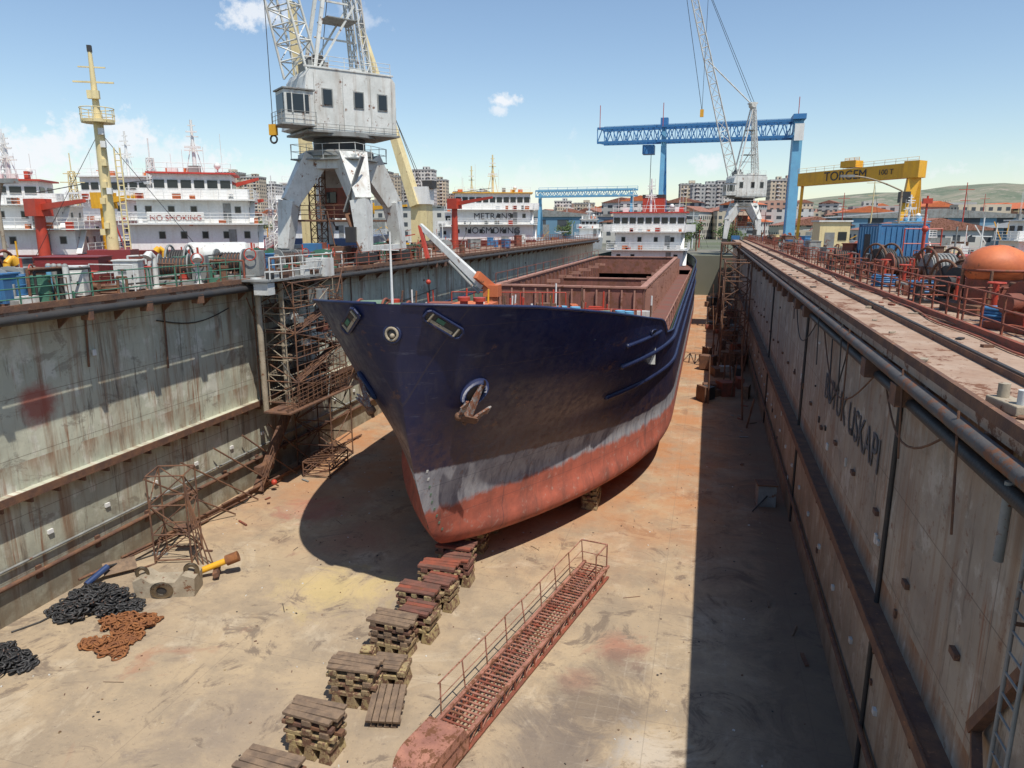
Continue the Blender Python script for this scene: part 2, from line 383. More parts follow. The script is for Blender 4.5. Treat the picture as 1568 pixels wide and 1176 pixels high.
mb.tube((XR-.12,Y0,1.5),(XR-.12,Y1,1.5),.08,rust,8)
y=Y0+.8
while y<Y1:
    mb.extr([(XR,y,11.0),(4.1,y,11.0),(XR,y,10.1)],(0,.08,0),rust)
    mb.box((XR-.2,y+1.4,4.66),(.38,.1,.32),rust)
    if random.random()<.5: mb.box((4.1,y+1.6,10.5),(.35,.5,.45),rust)
    mb.box((XR-.05,y+.9,R(6.5,7)),(.09,.3,.12),rust)
    mb.box((XR-.04,y+2,2.6),(.08,.18,.14),whiteold)
    for k in range(2): mb.box((XR-.03,y+R(0,3),R(1,10)),(.05,R(.08,.25),R(.05,.3)),random.choice([rust,dark,whiteold]))
    y+=3.1
for yy in (17.6,34,52): mb.tube((XR-.05,yy,10.2),(XR-.05,yy+.05,.2),.06,dark,6)
for (ya,yb,zz,sg) in ((14,19,10.3,.9),(20,29,10.2,1.6),(31,38,10.1,1.2),(24,27,10.2,2.0)):
    pts=[(XR-.12-.1*math.sin(i/12*math.pi),ya+(yb-ya)*i/12,zz-sg*math.sin(i/12*math.pi)) for i in range(13)]; mb.path(pts,.025,random.choice([dark,rust]),5)
for yy in (12.5,16,22,23.2,28,36): mb.tube((4.0,yy,11.1),(4.05,yy+R(-.3,.3),R(8,10)),.022,random.choice([dark,rust]),5)
mb.obj('dock_wall')
text('BUYUK USKAPI',(XR-.03,23.6,8.15),(math.pi/2,0,-math.pi/2),1.35,fade,'wall_lettering',None,.005)

mb=MB()
for yy in (9.2,9.65): mb.tube((4.05,yy,.3),(4.05,yy,11.6),.03,grey,6)
for i in range(38): mb.tube((4.05,9.2,.5+i*.3),(4.05,9.65,.5+i*.3),.02,grey,5)
for zz in (2,5.5,9): 
    for yy in (9.2,9.65): mb.tube((4.05,yy,zz),(4.5,yy,zz),.03,rust,5)
mb.obj('wall_ladder')
mb=MB()
mb.bar((4.4,8.9,9.6),(4.35,11.1,6.4),.16,rust); mb.bar((4.4,11.1,6.4),(3.7,8.6,6.0),.14,rust)
mb.bar((4.45,8.6,9.6),(4.3,8.4,6.0),.2,grey); mb.tube((4.25,10.9,9.3),(4.25,10.9,10.5),.07,grey,10)
mb.box((4.3,8.8,5.4),(.4,1.0,.6),grey)
mb.obj('hull_bracket')

# ------------------------------------------------------------ main ship
XC,ZK,YE=-9.6,1.35,122.
def ystem(z): return interp(z,[(1.35,25.4),(1.55,24.7),(1.8,24.2),(2.2,23.7),(2.7,23.3),(4,22.6),(5.45,22.0),(7,21.5),(8.6,21.1),(11.6,20.4)])
def ztop(Y): return interp(Y,[(20.4,11.6),(23,11.35),(27,10.75),(31,10.1),(33.4,9.75),(34.2,9.55),(35.5,8.85),(38,8.65),(46,8.8),(70,8.9),(100,9.2),(122,9.9)])
def half(Y,z):
    L=interp(z,[(1.35,18),(2.7,21),(4,22),(6,21),(8.5,18),(11.6,15.5)])
    e=interp(z,[(1.35,.75),(2.7,1.0),(4,1.05),(6,.93),(8.5,.68),(11.6,.46)])
    s=max(0,min(1,(Y-ystem(z))/L)); f=math.sin(math.pi/2*s)**e if s>0 else 0
    Bm=8.; r=1.4
    if z<ZK+r: Bm=8-r+r*math.sqrt(max(0,1-((ZK+r-z)/r)**2))
    if Y>98: Bm*=1-.35*((Y-98)/24)**2*(1 if z>6 else 1.6)
    return Bm*f
NI,NJ=170,30
mb=MB()
for side in(1,-1):
    vs=[];fs=[]
    for i in range(NI+1):
        t=101.6*(i/NI)**2.2
        zt=ztop(20.4+t)
        for j in range(-1,NJ+1):
            v=max(0,j)/NJ; z=ZK+(zt-ZK)*(v**1.25)
            ys=ystem(z); Y=ys+t*(YE-ys)/(YE-20.4)
            w=0 if j<0 else half(Y,z)
            vs.append((XC+side*w,Y,z))
    W=NJ+2
    for i in range(NI):
        for j in range(W-1):
            f=(i*W+j,(i+1)*W+j,(i+1)*W+j+1,i*W+j+1)
            fs.append(f if side>0 else f[::-1])
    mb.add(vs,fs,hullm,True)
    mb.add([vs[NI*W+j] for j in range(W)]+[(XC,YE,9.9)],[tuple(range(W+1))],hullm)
    top=[];inn=[];inb=[]
    for i in range(160):
        t=101.6*(i/159)**2.2*.999; Y=20.4+t; zt=ztop(Y); w=half(max(Y,20.42),zt)
        top.append((XC+side*w,Y+.02,zt))
        if t>.5:
            h=1.1; inn.append((XC+side*max(0,w-.16),Y+.1,zt-.01)); inb.append((XC+side*max(0,half(Y,zt-h)-.22),Y+.1,zt-h))
    for a,b2 in zip(top,top[1:]): mb.tube(a,b2,.06,hullblue,6)
    n=len(inn)
    mb.add(inn+inb,[(i,i+1,n+i+1,n+i) for i in range(n-1)],greyg)
    for (za,ya,yb,rr) in ((9.0,30.0,34.0,.1),(8.0,30.5,116,.13),(6.45,31,114,.13),):
        pts=[]
        k=60
        for i in range(k+1):
            Y=ya+(yb-ya)*(i/k)**1.6; pts.append((XC+side*(half(Y,za)+.02),Y,za+.15*min(1,(Y-ya)/6)))
        for a,b2 in zip(pts,pts[1:]): mb.tube(a,b2,rr,hullblue,8)
        mb.ball(pts[0],rr*1.02,hullblue)
def deckstrip(ya,yb,zf,mat,inset=.2,n=30):
    vs=[];fs=[]
    for i in range(n+1):
        Y=ya+(yb-ya)*i/n; z=zf(Y); w=max(.01,half(Y,z)-inset); vs+= [(XC-w,Y,z),(XC+w,Y,z)]
    for i in range(n): fs.append((2*i,2*i+1,2*i+3,2*i+2))
    mb.add(vs,fs,mat)
YB=34.0
deckstrip(20.9,YB,lambda Y:ztop(Y)-1.12,shipdeck)
HY=50
deckstrip(YB,HY,lambda Y:7.5,shipdeck); deckstrip(100,121.9,lambda Y:8.1,shipdeck)
for sx in(-1,1): mb.add([(XC+sx*5.2,HY,7.5),(XC+sx*7.9,HY,7.5),(XC+sx*7.9,100,7.5),(XC+sx*5.2,100,7.5)],[(0,1,2,3)],shipdeck)
mb.add([(XC-7.4,YB,7.5),(XC+7.4,YB,7.5),(XC+7.4,YB,ztop(YB)-1.1),(XC-7.4,YB,ztop(YB)-1.1)],[(0,1,2,3)],whiteold)
hull=mb.obj('ship_hull')
ship=D.objects.new('cargo_ship',None); scene.collection.objects.link(ship); hull.parent=ship

mb=MB(); HL=100-HY; HC=(100+HY)/2; zc=9.7
for sx in(-1,1):
    mb.box((XC+sx*5.3,HC,(7.5+zc)/2),(.25,HL,zc-7.5),holdm)
    mb.box((XC+sx*5.3,HC,zc+.06),(.45,HL,.14),holdl)
    mb.box((XC+sx*5.15,HC,5),(.1,HL,5.2),holdm)
    for i in range(27): mb.box((XC+sx*5.6,HY+1+i*1.85,8.6),(.45,.1,2.1),holdl)
    for i in range(27): mb.box((XC+sx*5.08,HY+1+i*1.85,6.0),(.14,.2,7.0),holdm)
for yy in (HY,75,100):
    mb.box((XC,yy,(7.5+zc)/2 if yy in(HY,100) else 7.6),(10.6,.3,zc-7.5 if yy in (HY,100) else 1.9),holdm)
    mb.box((XC,yy,zc+.08 if yy in (HY,100) else 8.6),(10.9,.5,.12),holdl)
for yy in range(54,100,6):
    mb.box((XC-4.5,yy,8.9),(1.5,.16,.3),holdl); mb.box((XC+4.5,yy,8.9),(1.5,.16,.3),holdl)
mb.box((XC,HC,2.4),(10.5,HL,.3),holdm)
for i in range(12): mb.box((XC-4.9+i*.88,HY-.22,8.6),(.1,.22,2.0),holdl)
mb.rail([(XC-7.6,HY-2,7.5),(XC-5.6,HY-2,7.5)],redp,1.1); mb.rail([(XC+7.3,YB+2,7.5),(XC+7.5,96,7.5)],holdl,1.0,2.4,.05,1)
mb.rail([(XC-5.3,HY,zc),(XC-5.3,100,zc)],rustred,.9,3,.03,1)
for i in range(16):
    x,y=XC+R(-6.5,6.5),R(36,49); mb.box((x,y,7.5+R(.3,.7)),(R(.4,1.4),R(.4,1.4),R(.6,1.6)),random.choice([rust,redp,grey,whiteold,orange,rustred]),R(0,2)); mb.tube((x+.5,y,7.5),(x+.5,y,7.5+R(1,2.6)),.06,random.choice([redp,white,rust]),6)
mb.obj('cargo_hatch',ship)

def sf(Y,z,side):
    w=lambda y,zz: half(y,zz)
    P=Vector((XC+side*w(Y,z),Y,z)); e=.04
    dy=Vector((side*(w(Y+e,z)-w(Y-e,z)),2*e,0)).normalized(); dz=Vector((side*(w(Y,z+e)-w(Y,z-e)),0,2*e)).normalized()
    n=dy.cross(dz).normalized()
    if n.x*side<0: n=-n
    up=(dz-dz.dot(n)*n).normalized(); x=up.cross(n).normalized()
    return Matrix(((x.x,n.x,up.x,P.x),(x.y,n.y,up.y,P.y),(x.z,n.z,up.z,P.z),(0,0,0,1)))
mb=MB()
for side in(1,-1):
    mb.M=sf(20.98,10.95,side)
    def rr(w,h,t,y,mat):
        for sx in(-1,1): mb.tube((sx*w/2,y,-h/2+.1),(sx*w/2,y,h/2-.1),t,mat,8)
        for sz in(-1,1): mb.tube((-w/2+.1,y,sz*h/2),(w/2-.1,y,sz*h/2),t,mat,8)
        for sx in(-1,1):
            for sz in(-1,1): mb.tube((sx*w/2,y,sz*(h/2-.1)),(sx*(w/2-.1),y,sz*h/2),t,mat,8)
    rr(1.4,.40,.05,.06,hullblue)
    mb.box((0,.015,0),(1.34,.10,.36),dark)
    mb.box((-.05,.07,-.1),(.9,.03,.1),concb); mb.box((-.15,.075,.05),(.3,.03,.14),green)
    for k in (-.5,.5): mb.tube((k,.07,-.16),(k,.07,.16),.045,concb,8)
    mb.M=sf(32.6,9.25,side); rr(.6,.25,.04,.04,hullblue); mb.box((0,.01,0),(.55,.07,.2),dark)
mb.M=Matrix.Translation((XC,ystem(10.62)-.03,10.62))
mb.ring((0,-.02,0),.20,.045,concb,'Y',20,8); mb.ball((0,0.03,0),.19,dark,sc=(1,.25,1)); mb.ball((.03,-.04,-.05),.08,concb)
mb.ring((0,.02,0),.28,.05,hullblue,'Y',20,8)
mb.M=Matrix()
mb.obj('fairleads',ship)
for side in(1,-1):
    mb=MB(); mb.M=sf(22.75,8.25,side)
    mb.ring((0,.02,.15),.42,.11,hullblue,'Y',20,8,(1,1.15,1)); mb.ball((0,.02,.15),.4,dark,sc=(1,.2,1.1))
    mb.bar((0,.1,.55),(0,.42,-.62),.15,anchm,.13,.24,.2)
    mb.ring((0,.12,.6),.12,.035,rust,'X',12,6)
    mb.bar((-.36,.42,-.68),(.36,.42,-.68),.28,rust,.24)
    for sx in(-1,1):
        mb.bar((sx*.34,.42,-.72),(sx*.56,.5,.0),.2,anchm,.14,.06,.05)
        mb.extr([(sx*.32,.45,-.4),(sx*.64,.47,-.3),(sx*.54,.52,.06)],(0,.06,0),anchm)
        mb.ball((sx*.38,.42,-.7),.15,rust)
    mb.bar((0,.42,-.62),(0,.48,-.95),.18,rust,.2,.1,.1)
    mb.obj('anchor',ship,.01)
mb=MB()
for side in (1,-1):
    for i in range(9):
        z=2.6+i*.35; mb.M=sf(ystem(z)+.45,z,side)
        mb.box((0,.01,0),(.08,.015,.11),greyg if z<5.0 else whiteold)
mb.obj('draft_marks',ship)
mb=MB()
mb.tube((XC-.55,21.9,10.3),(XC-.55,21.9,13.8),.06,white,8,.03); mb.tube((XC-.85,21.9,13.2),(XC-.25,21.9,13.2),.02,white,5)
for (x,y,m,sc) in ((-11.6,23.4,greyg,.5),(-10.7,23.6,greyg,.4),(-7.2,25,greyg,.5),(-6.1,27.2,greyg,.6),(-5.4,26.0,greyg,.4),(-4.4,29.3,greyg,.65),(-12.8,25.5,greyg,.5)):
    zt=ztop(y)
    mb.tube((x-sc,y,zt-.25),(x+sc,y,zt-.2),sc*.62,m,14); mb.ring((x-sc,y,zt-.25),sc*.68,.05,rustred,'X'); mb.ring((x+sc,y,zt-.2),sc*.68,.05,rustred,'X'); mb.box((x,y,zt-.8),(sc*2.2,sc,.6),rust)
for (x,y) in ((-8.1,23.3),(-7.6,23.5),(-5.7,28.6),(-5.2,28.9),(-3.6,31.0),(-12.4,27),(-3.3,31.8)):
    z0=ztop(y)-1.1; mb.tube((x,y,z0),(x,y,z0+1.25),.14,blue if x>-6 else redp,12); mb.tube((x,y,z0+1.25),(x,y,z0+1.38),.22,cyan if x>-6 else redp,12)
mb.box((-8.6,26,10.5),(1.5,1.2,1.2),orange); mb.box((-6.9,29,10.0),(1.2,.9,1.2),redp); mb.box((-10.4,27,10.5),(1,1,.9),rustred)
mb.box((-8.2,28.5,10.0),(2.6,.7,.8),rustred); mb.tube((-9.6,28.5,10.4),(-6.8,28.5,10.4),.38,rust,14)
mb.rail([(-13.5,33,8.7),(-8,33.8,8.6),(-2.9,33.8,8.6)],redp,1.5,1.2,.035)
mb.rail([(-11,30,9.2),(-6,31,9.2)],redp,1.9,1.0,.03)
mb.box((-5,32.2,9.2),(1.4,1.2,1.2),whiteold); mb.box((-12,32,9.4),(1.4,1.4,1.3),orange)
for k in range(26):
    x,y=R(-13,-4.5),R(24,33); z0=ztop(y)-1.1; mb.tube((x,y,z0),(x+R(-.2,.2),y,z0+R(1.1,2.0)),.04,random.choice([redp,white,rust,yellow,redp]),6); mb.box((x+R(-.5,.5),y,z0+.45),(R(.3,.7),.4,R(.7,1.3)),random.choice([redp,rust,greyg,white,rustred]))
mb.obj('forecastle_gear',ship,.01)
mb=MB(Matrix.Translation((-1.1,0,0)))
mb.tube((-7.7,29.0,9.0),(-7.7,29.0,11.2),.26,orange,14); mb.box((-7.7,29,11.3),(.65,.6,.5),orange)
mb.bar((-7.7,29,11.4),(-8.2,28.4,12.0),.26,orange,.34); mb.bar((-8.0,28.8,11.5),(-11.0,29.2,14.0),.28,whiteold,.36,.18,.2)
mb.bar((-11.0,29.2,14.0),(-10.6,29.0,12.6),.15,redp,.18); mb.tube((-8.2,28.7,11.2),(-9.6,28.9,12.5),.07,grey,8)
mb.tube((-10.6,29.0,12.6),(-10.6,29,11.7),.02,dark,5); mb.ball((-10.6,29,11.6),.11,redp)
mb.obj('deck_crane',ship,.01)

def superstructure(mb,tiers,wall,roofm,railm,bridge_h=2.7,mast=5,wing=1.5,mastm=None,port=True):
    z=0
    for k,(w,d,h,off) in enumerate(tiers):
        last=k==len(tiers)-1
        mb.box((0,off+d/2,z+h/2),(w,d,h-.02),wall)
        if last:
            n=max(4,int(w/1.15)); ww=w/n
            for i in range(n): mb.box((-w/2+ww*(i+.5),off-.02,z+h*.6),(ww*.78,.08,h*.32),glass)
            nd=max(2,int(d/1.6))
            for sx in(-1,1):
                for i in range(nd): mb.box((sx*(w/2+.01),off+d/nd*(i+.5),z+h*.6),(.08,d/nd*.6,h*.3),glass)
            mb.box((0,off+d/2,z+h+.08),(w+.9,d+.9,.16),roofm)
            mb.rail([(-w/2,off,z+h+.16),(w/2,off,z+h+.16)],railm,.9,1.5,.03,2)
            for q in range(5): mb.box((R(-w/2,w/2),off+R(.5,d-1),z+h+.5),(R(.3,1),.6,R(.4,1)),random.choice([railm,grey,roofm,orange]))
            if wing:
                for sx in(-1,1):
                    mb.box((sx*(w/2+wing/2),off+1,z+.02),(wing,2,.12),wall); mb.box((sx*(w/2+wing/2),off+.04,z+.55),(wing,.08,1.0),wall); mb.box((sx*(w/2+wing),off+1,z+.55),(.08,2,1.0),wall)
        else:
            n=max(3,int(w/2.0))
            for i in range(n):
                if random.random()<.2: continue
                mb.box((-w/2+w/n*(i+.5),off-.015,z+h*.58),(.5,.06,.62),glass)
                mb.box((-w/2+w/n*(i+.5),off-.008,z+h*.58),(.62,.04,.74),grey)
            nd=max(2,int(d/2.2))
            for sx in(-1,1):
                for i in range(nd): mb.box((sx*(w/2+.01),off+d/nd*(i+.5),z+h*.58),(.06,.5,.6),glass)
            mb.box((0,off+d/2-.3,z+h+.03),(w+1.4,d+1.2,.1),wall)
            x2=w/2+.65; y2=off-.85
            mb.rail([(-x2,off+d,z+h+.08),(-x2,y2,z+h+.08),(x2,y2,z+h+.08),(x2,off+d,z+h+.08)],railm,1.,1.6,.03)
            mb.box((w*.3,off-.02,z+1.05),(.75,.06,1.9),grey)
            mb.bar((w/2+.3,off-.5,z+.1),(w/2+.3,off+1.8,z+h),.5,railm,.08)
            for q in range(6): mb.box((R(-w/2,w/2),off-.4,z+h+.3),(R(.3,.8),.4,R(.3,.9)),random.choice([railm,grey,orange,railm,redp]))
        z+=h+.1
    w,d,h,off=tiers[-1]; mm=mastm or wall
    mb.tube((0,off+d*.6,z),(0,off+d*.6,z+mast),.22,mm,8,.12)
    for q in (.45,.7,.9): mb.box((0,off+d*.6,z+mast*q),(2.4*(1.2-q),.12,.1),mm); 
    mb.box((0,off+d*.6-.5,z+mast*.5),(1.6,.15,.2),white); mb.box((0,off+d*.6-.4,z+mast*.78),(1.1,.12,.15),white)
    for sx in(-1,1): mb.tube((sx*.9,off+d*.6,z),(0,off+d*.6,z+mast*.7),.05,mm,5)
    mb.ball((w*.3,off+d*.5,z+.9),.35,white); mb.tube((w*.3,off+d*.5,z),(w*.3,off+d*.5,z+.7),.08,white,6)
    for k in range(4): xx=R(-w/2,w/2); mb.tube((xx,off+d*.5,z),(xx,off+d*.5,z+R(2,5)),.025,white,4)
    return z
mb=MB(T(XC+.6,109,8.1))
superstructure(mb,[(10.5,10,2.3,0),(9.6,8,2.5,.6),(10.6,5,2.7,1.2)],white,trim,white,mast=5)
mb.box((0,10.5,8),(3.4,3,4.5),redp); mb.box((0,10.5,10.4),(3.5,3.1,.5),dark)
mb.obj('superstructure',ship)

# ------------------------------------------------------------ other ships
def other_ship(name,x,y,rz,hm,L,Bm,zdeck,tiers,ysup,wall=white,roofm=trim,mast=6,sign=None,mastm=None,wing=1.5,funnel=None):
    root=D.objects.new(name,None); scene.collection.objects.link(root)
    mb=MB(T(x,y,0,rz))
    pts=[(-Bm/2,0,0),(-Bm/2,L*.85,0),(-Bm/4,L*.96,0),(0,L,0),(Bm/4,L*.96,0),(Bm/2,L*.85,0),(Bm/2,0,0)]
    b0=[(a*.93,b_*.97+1,8.05) for a,b_,c in pts]; t0=[(a,b_,zdeck) for a,b_,c in pts]; n=7
    mb.add(b0+t0,[tuple(range(n)),tuple(range(n,2*n))[::-1]]+[(i,n+i,n+(i+1)%n,(i+1)%n) for i in range(n)],hm)
    mb.rail([(q[0]*.97,q[1]*.97+.3,zdeck) for q in t0],white,1.1,2,.035)
    mb.obj('hull',root)
    mb=MB(T(x,y,zdeck,rz)@T(0,ysup,0)); zt=superstructure(mb,tiers,wall,roofm,white,mast=mast,mastm=mastm,wing=wing)
    if funnel: mb.box((0,tiers[0][1]+1,zt*.7),(3,3,4),funnel); mb.box((0,tiers[0][1]+1,zt*.7+2.2),(3.1,3.1,.5),dark)
    mb.obj('superstructure',root)
    if sign:
        for (s_,lx,ly,lz,sz,m_) in sign:
            M=T(x,y,zdeck,rz)@Vector((lx,ysup+ly,lz)); text(s_,M,(math.pi/2,0,rz),sz,m_,'lettering',root)
    return root
dl=paint('dark_lettering',(.05,.05,.06)); rl=paint('red_lettering',(.5,.06,.04))
other_ship('cargo_ship',-49.5,61,.55,hullred,60,14,11.6,[(12,10,2.5,0),(10.5,8,2.3,1),(7.5,5,2.5,1.8)],1.5,mast=5.5,funnel=redp)
other_ship('cargo_ship',-65,53,.5,hullred,60,16,11.2,[(13,9,2.4,0),(10,7,2.2,1),(6.5,4,2.2,1.6)],1,mast=4.5,roofm=redp)
other_ship('cargo_ship',-75,78,.3,blueh,60,14,12,[(12,9,2.6,0),(11,8,2.6,.5),(10,5,2.8,1)],1,mast=6,roofm=white,funnel=yellow)
other_ship('cargo_ship',-36,119,.28,hullred,60,15,11.5,[(14,10,2.6,0),(13,8,2.4,.6),(13,5,2.7,1.2)],1,mast=6.5,mastm=cream,roofm=yellow,sign=[('NO SMOKING',0,-.1,1.6,1.5,dl),('METRANS',0,.5,4.0,1.5,dl)])
other_ship('cargo_ship',-60,102,.35,blueh,60,14,12,[(13,9,2.7,0),(12,8,2.7,.5),(10,5,2.8,1)],1,mast=7,roofm=white,funnel=redp)
other_ship('cargo_ship',-46,136,.2,blueh,60,14,11,[(12,9,2.7,0),(10,6,2.7,.5)],1,mast=9,mastm=cream,roofm=white)
b_=T(-49.5,61,11.6,.55); q=b_@Vector((-1.5,.85,3.1))
mb=MB(T(q.x,q.y,q.z,.55)); mb.box((0,0,0),(5.2,.06,1.2),white); bn_=mb.obj('safety_banner'); q2=b_@Vector((-1.5,.79,3.1)); text('NO SMOKING',q2,(math.pi/2,0,.55),.75,rl,'lettering',bn_)
mb=MB(T(-38.9,40,11.0,.5))
mb.box((0,0,.6),(2.6,2.2,1.6),hullred)
mb.tube((0,0,0),(0,0,9.8),.40,cream,12,.30); mb.tube((0,0,9.8),(0,0,13.9),.24,cream,10,.12)
mb.tube((0,0,9.5),(0,0,9.7),1.0,cream,12); mb.ring((0,0,10.4),1.0,.03,cream); mb.ring((0,0,10.0),1.0,.025,cream)
for i in range(8): mb.tube((math.cos(i*.785),math.sin(i*.785),9.6),(math.cos(i*.785),math.sin(i*.785),10.4),.03,cream,5)
mb.bar((-1.2,0,12.0),(1.2,0,12.0),.1,cream); mb.bar((-.8,0,12.9),(.8,0,12.9),.08,cream); mb.box((0,-.3,11.2),(.7,.3,.5),cream); mb.box((0,0,14.0),(.25,.25,.4),dark)
mb.tube((.75,0,0),(.75,0,8),.05,cream,6); mb.tube((1.1,0,0),(1.1,0,8),.05,cream,6)
for i in range(20): mb.tube((.75,0,.4*i),(1.1,0,.4*i),.03,cream,4)
for k in range(8): mb.box((R(-.4,.4),-.4,R(2,9)),(.3,.3,.4),random.choice([cream,white,cream]))
for sx in(-1,1): mb.tube((0,0,9),(sx*6,2,0),.02,dark,4)
mb.obj('ship_mast')
mb=MB(T(-37,90,11,0))
mb.box((0,0,3),(2.2,2.2,6),cream); mb.box((0,-.2,6.8),(2.8,2.4,2.2),white); mb.box((1.2,.0,8.2),(1.4,1.6,1.0),dark)
mb.bar((-.3,-1,5.5),(-7.6,0,27.5),1.5,cream,1.2,.7,.6); mb.box((-7.7,0,27.8),(.6,.6,1.6),dark)
mb.tube((0,0,8),(-7.4,0,27),.05,dark,4); mb.tube((.4,0,8),(-7.0,0,25),.04,dark,4)
mb.obj('cargo_derrick')
mb=MB(T(-45,76,11,0)); mb.box((0,0,3),(1.8,1.8,7),cream); mb.bar((0,0,6),(-1.0,0,27),1.4,cream,1.2,.7,.6); mb.tube((0,0,7),(3.4,0,27),.05,dark,4); mb.obj('cargo_derrick')
# small deck cranes, masts and funnels among the moored ships on the left
for (r_,Y,h,m) in ((-.80,70,11,redp),(-.74,74,9.5,redp),(-.98,62,10,yellow),(-1.12,55,9,redp),(-.88,66,13,white),(-1.18,60,14,white),(-.66,80,10,white),(-.6,86,12,redp),(-1.04,68,12,cream),(-.36,110,11,redp),(-.5,100,10,yellow)):
    X=r_*Y; mb=MB(T(X,Y,8,R(-.6,.6)))
    if m in (redp,yellow):
        mb.tube((0,0,0),(0,0,h*.8),.6,m,12,.45); mb.box((0,0,h*.85),(1.8,1.6,1.6),m); mb.bar((.5,0,h*.85),(7,0,h*.85+R(.3,2.5)),.6,m,.6,.3,.3); mb.tube((0,0,h),(6.8,0,h+.6),.04,dark,4); mb.obj('deck_crane')
    else:
        mb.lattice((0,0,0),(0,0,h),1.3,.5,12,.07,m); mb.tube((0,0,h),(0,0,h+2),.06,m,6); mb.bar((-1.3,0,h*.9),(1.3,0,h*.9),.1,m); mb.bar((-.9,0,h*.98),(.9,0,h*.98),.1,m); mb.box((0,-.5,h*.8),(1.4,.2,.2),white); mb.obj('radar_mast')

# ------------------------------------------------------------ portal cranes
def crane(name,x,y,z,rzb,rzh,boomtip,tower=14,sc=1,boomm=whiteold,pm=whiteold,ph=8.,hs=1.):
    root=D.objects.new(name,None); scene.collection.objects.link(root)
    mb=MB(T(x,y,z,rzb,sc))
    for sx in(-1,1):
        for sy in(-1,1):
            mb.bar((sx*3.3,sy*3.0,.9),(sx*2.9,sy*2.6,4.6),.8,pm,.8,1.2,1.2)
            mb.bar((sx*2.9,sy*2.6,4.5),(sx*1.5,sy*1.3,ph),1.2,pm,1.2,2.1,1.8)
            mb.box((sx*3.3,sy*3.0,.55),(1.0,1.7,.7),dark)
            for k in(-.5,.5): mb.tube((sx*3.3-.2,sy*3+k,.3),(sx*3.3+.2,sy*3+k,.3),.3,rust,14)
        mb.bar((sx*3.3,-3,1.2),(sx*3.3,3,1.2),.45,pm)
    mb.box((0,0,ph-.2),(4.6,4.2,1.0),pm); mb.tube((0,0,ph+.2),(0,0,ph+.6),2.5,grey,24); mb.tube((0,0,ph+.6),(0,0,ph+1.5),1.9,dark,24); mb.tube((0,0,ph+1.5),(0,0,ph+1.8),2.7,grey,24)
    mb.rail([(-2.6,-2.5,ph+.0),(2.6,-2.5,ph),(2.6,2.5,ph),(-2.6,2.5,ph),(-2.6,-2.5,ph)],pm,1.0,1.2,.03,2)
    mb.box((0,0,ph-.05),(5.3,5.1,.1),grey)
    mb.box((0,.2,4.5),(2.0,2.0,2.2),rustred); mb.box((0,0,3.2),(5.2,4.6,.14),rust); mb.rail([(-2.6,-2.3,3.3),(2.6,-2.3,3.3)],rust,1,1,.04)
    mb.box((-.4,-.9,4.9),(.8,.1,.8),glass)
    mb.lattice((-1.4,-1.2,0),(-1.4,-1.2,ph),.9,.9,12,.06,rust)
    mb.bar((3.5,-3.3,.4),(1.8,-2.8,ph*.5),.6,rust,.1); mb.bar((1.8,-3.0,ph*.5),(3.3,-2.9,ph),.6,grey,.1)
    mb.box((-1.2,-2.2,.8),(1.6,1.2,1.5),blue); mb.box((1.0,-2.4,.7),(1.2,1.0,1.3),rust); mb.box((2.4,-3.3,2.2),(.8,.5,1.1),dark)
    for q in range(10): mb.box((R(-2.6,2.6),R(-2.6,0),R(.4,1)),(R(.4,1),R(.4,1),R(.5,1.6)),random.choice([rust,grey,dark,rustred,whiteold]))
    for q in range(8):
        a_=Vector((R(-2.6,2.6),R(-2.6,1),R(0,4))); mb.tube(a_,a_+Vector((R(-1,1),0,R(1,3))),.05,rust,5)
    mb.obj('portal',root,.03)
    zb=ph+1.8
    HM=T(x,y,z,rzh,sc)@Matrix.Translation((0,0,zb))@Matrix.Scale(hs,4)
    mb=MB(HM)
    pts=[(-4.3,-2.6,.3),(-3.6,-2.6,4.3),(-3.2,-2.6,4.9),(4.0,-2.6,4.9),(4.4,-2.6,4.4),(4.4,-2.6,.0),(-2.5,-2.6,0)]
    mb.extr(pts,(0,5.2,0),pm)
    mb.box((.4,0,-.05),(8.4,5.6,.18),grey); mb.rail([(-3.8,-2.8,0.05),(4.5,-2.8,.05)],grey,.5,1.2,.03,2)
    for xx in(-1.9,.9,3.1): mb.box((xx,-2.62,2.7),(.95,.1,1.4),grey); mb.box((xx,-2.66,2.7),(.75,.1,1.2),glass)
    for yy in(-1,1.1): mb.box((-3.95,yy,2.9),(.12,.8,1.0),glass,ry=.17)
    mb.box((.2,-2.6,4.98),(8,.14,.14),pm); mb.box((4.43,0,2.3),(.08,5.0,.2),grey)
    for xx in (-3,-.5,2,4): mb.box((xx,-2.605,2.3),(.03,.03,4.5),grey)
    mb.box((-4.6,-2.3,1.6),(2.4,2.2,2.6),pm); mb.box((-5.82,-2.3,1.9),(.06,1.8,1.4),glass); mb.box((-4.7,-3.42,1.9),(1.8,.06,1.4),glass); mb.box((-5.2,-3.44,1.9),(.1,.1,1.5),pm); mb.box((-4.2,-3.44,1.9),(.1,.1,1.5),pm)
    mb.box((-4.6,-2.3,2.98),(2.7,2.5,.12),grey); mb.box((-4.8,-2.4,.2),(2.9,2.7,.1),grey); mb.rail([(-6.2,-1.1,.25),(-6.2,-3.7,.25),(-3.3,-3.7,.25)],grey,1,.8,.03)
    mb.box((-2,0,5.3),(1.8,2.6,.9),grey); mb.tube((-2,-1.3,5.8),(-2,1.3,5.8),.55,dark,14); mb.box((1.8,0,5.2),(2,2.4,.6),pm)
    mb.rail([(-3,-2.5,4.95),(4,-2.5,4.95)],pm,1,1.2,.035)
    mb.obj('machine_house',root,.03)
    mb=MB(HM)
    tp=(0.6,0,4.9+tower)
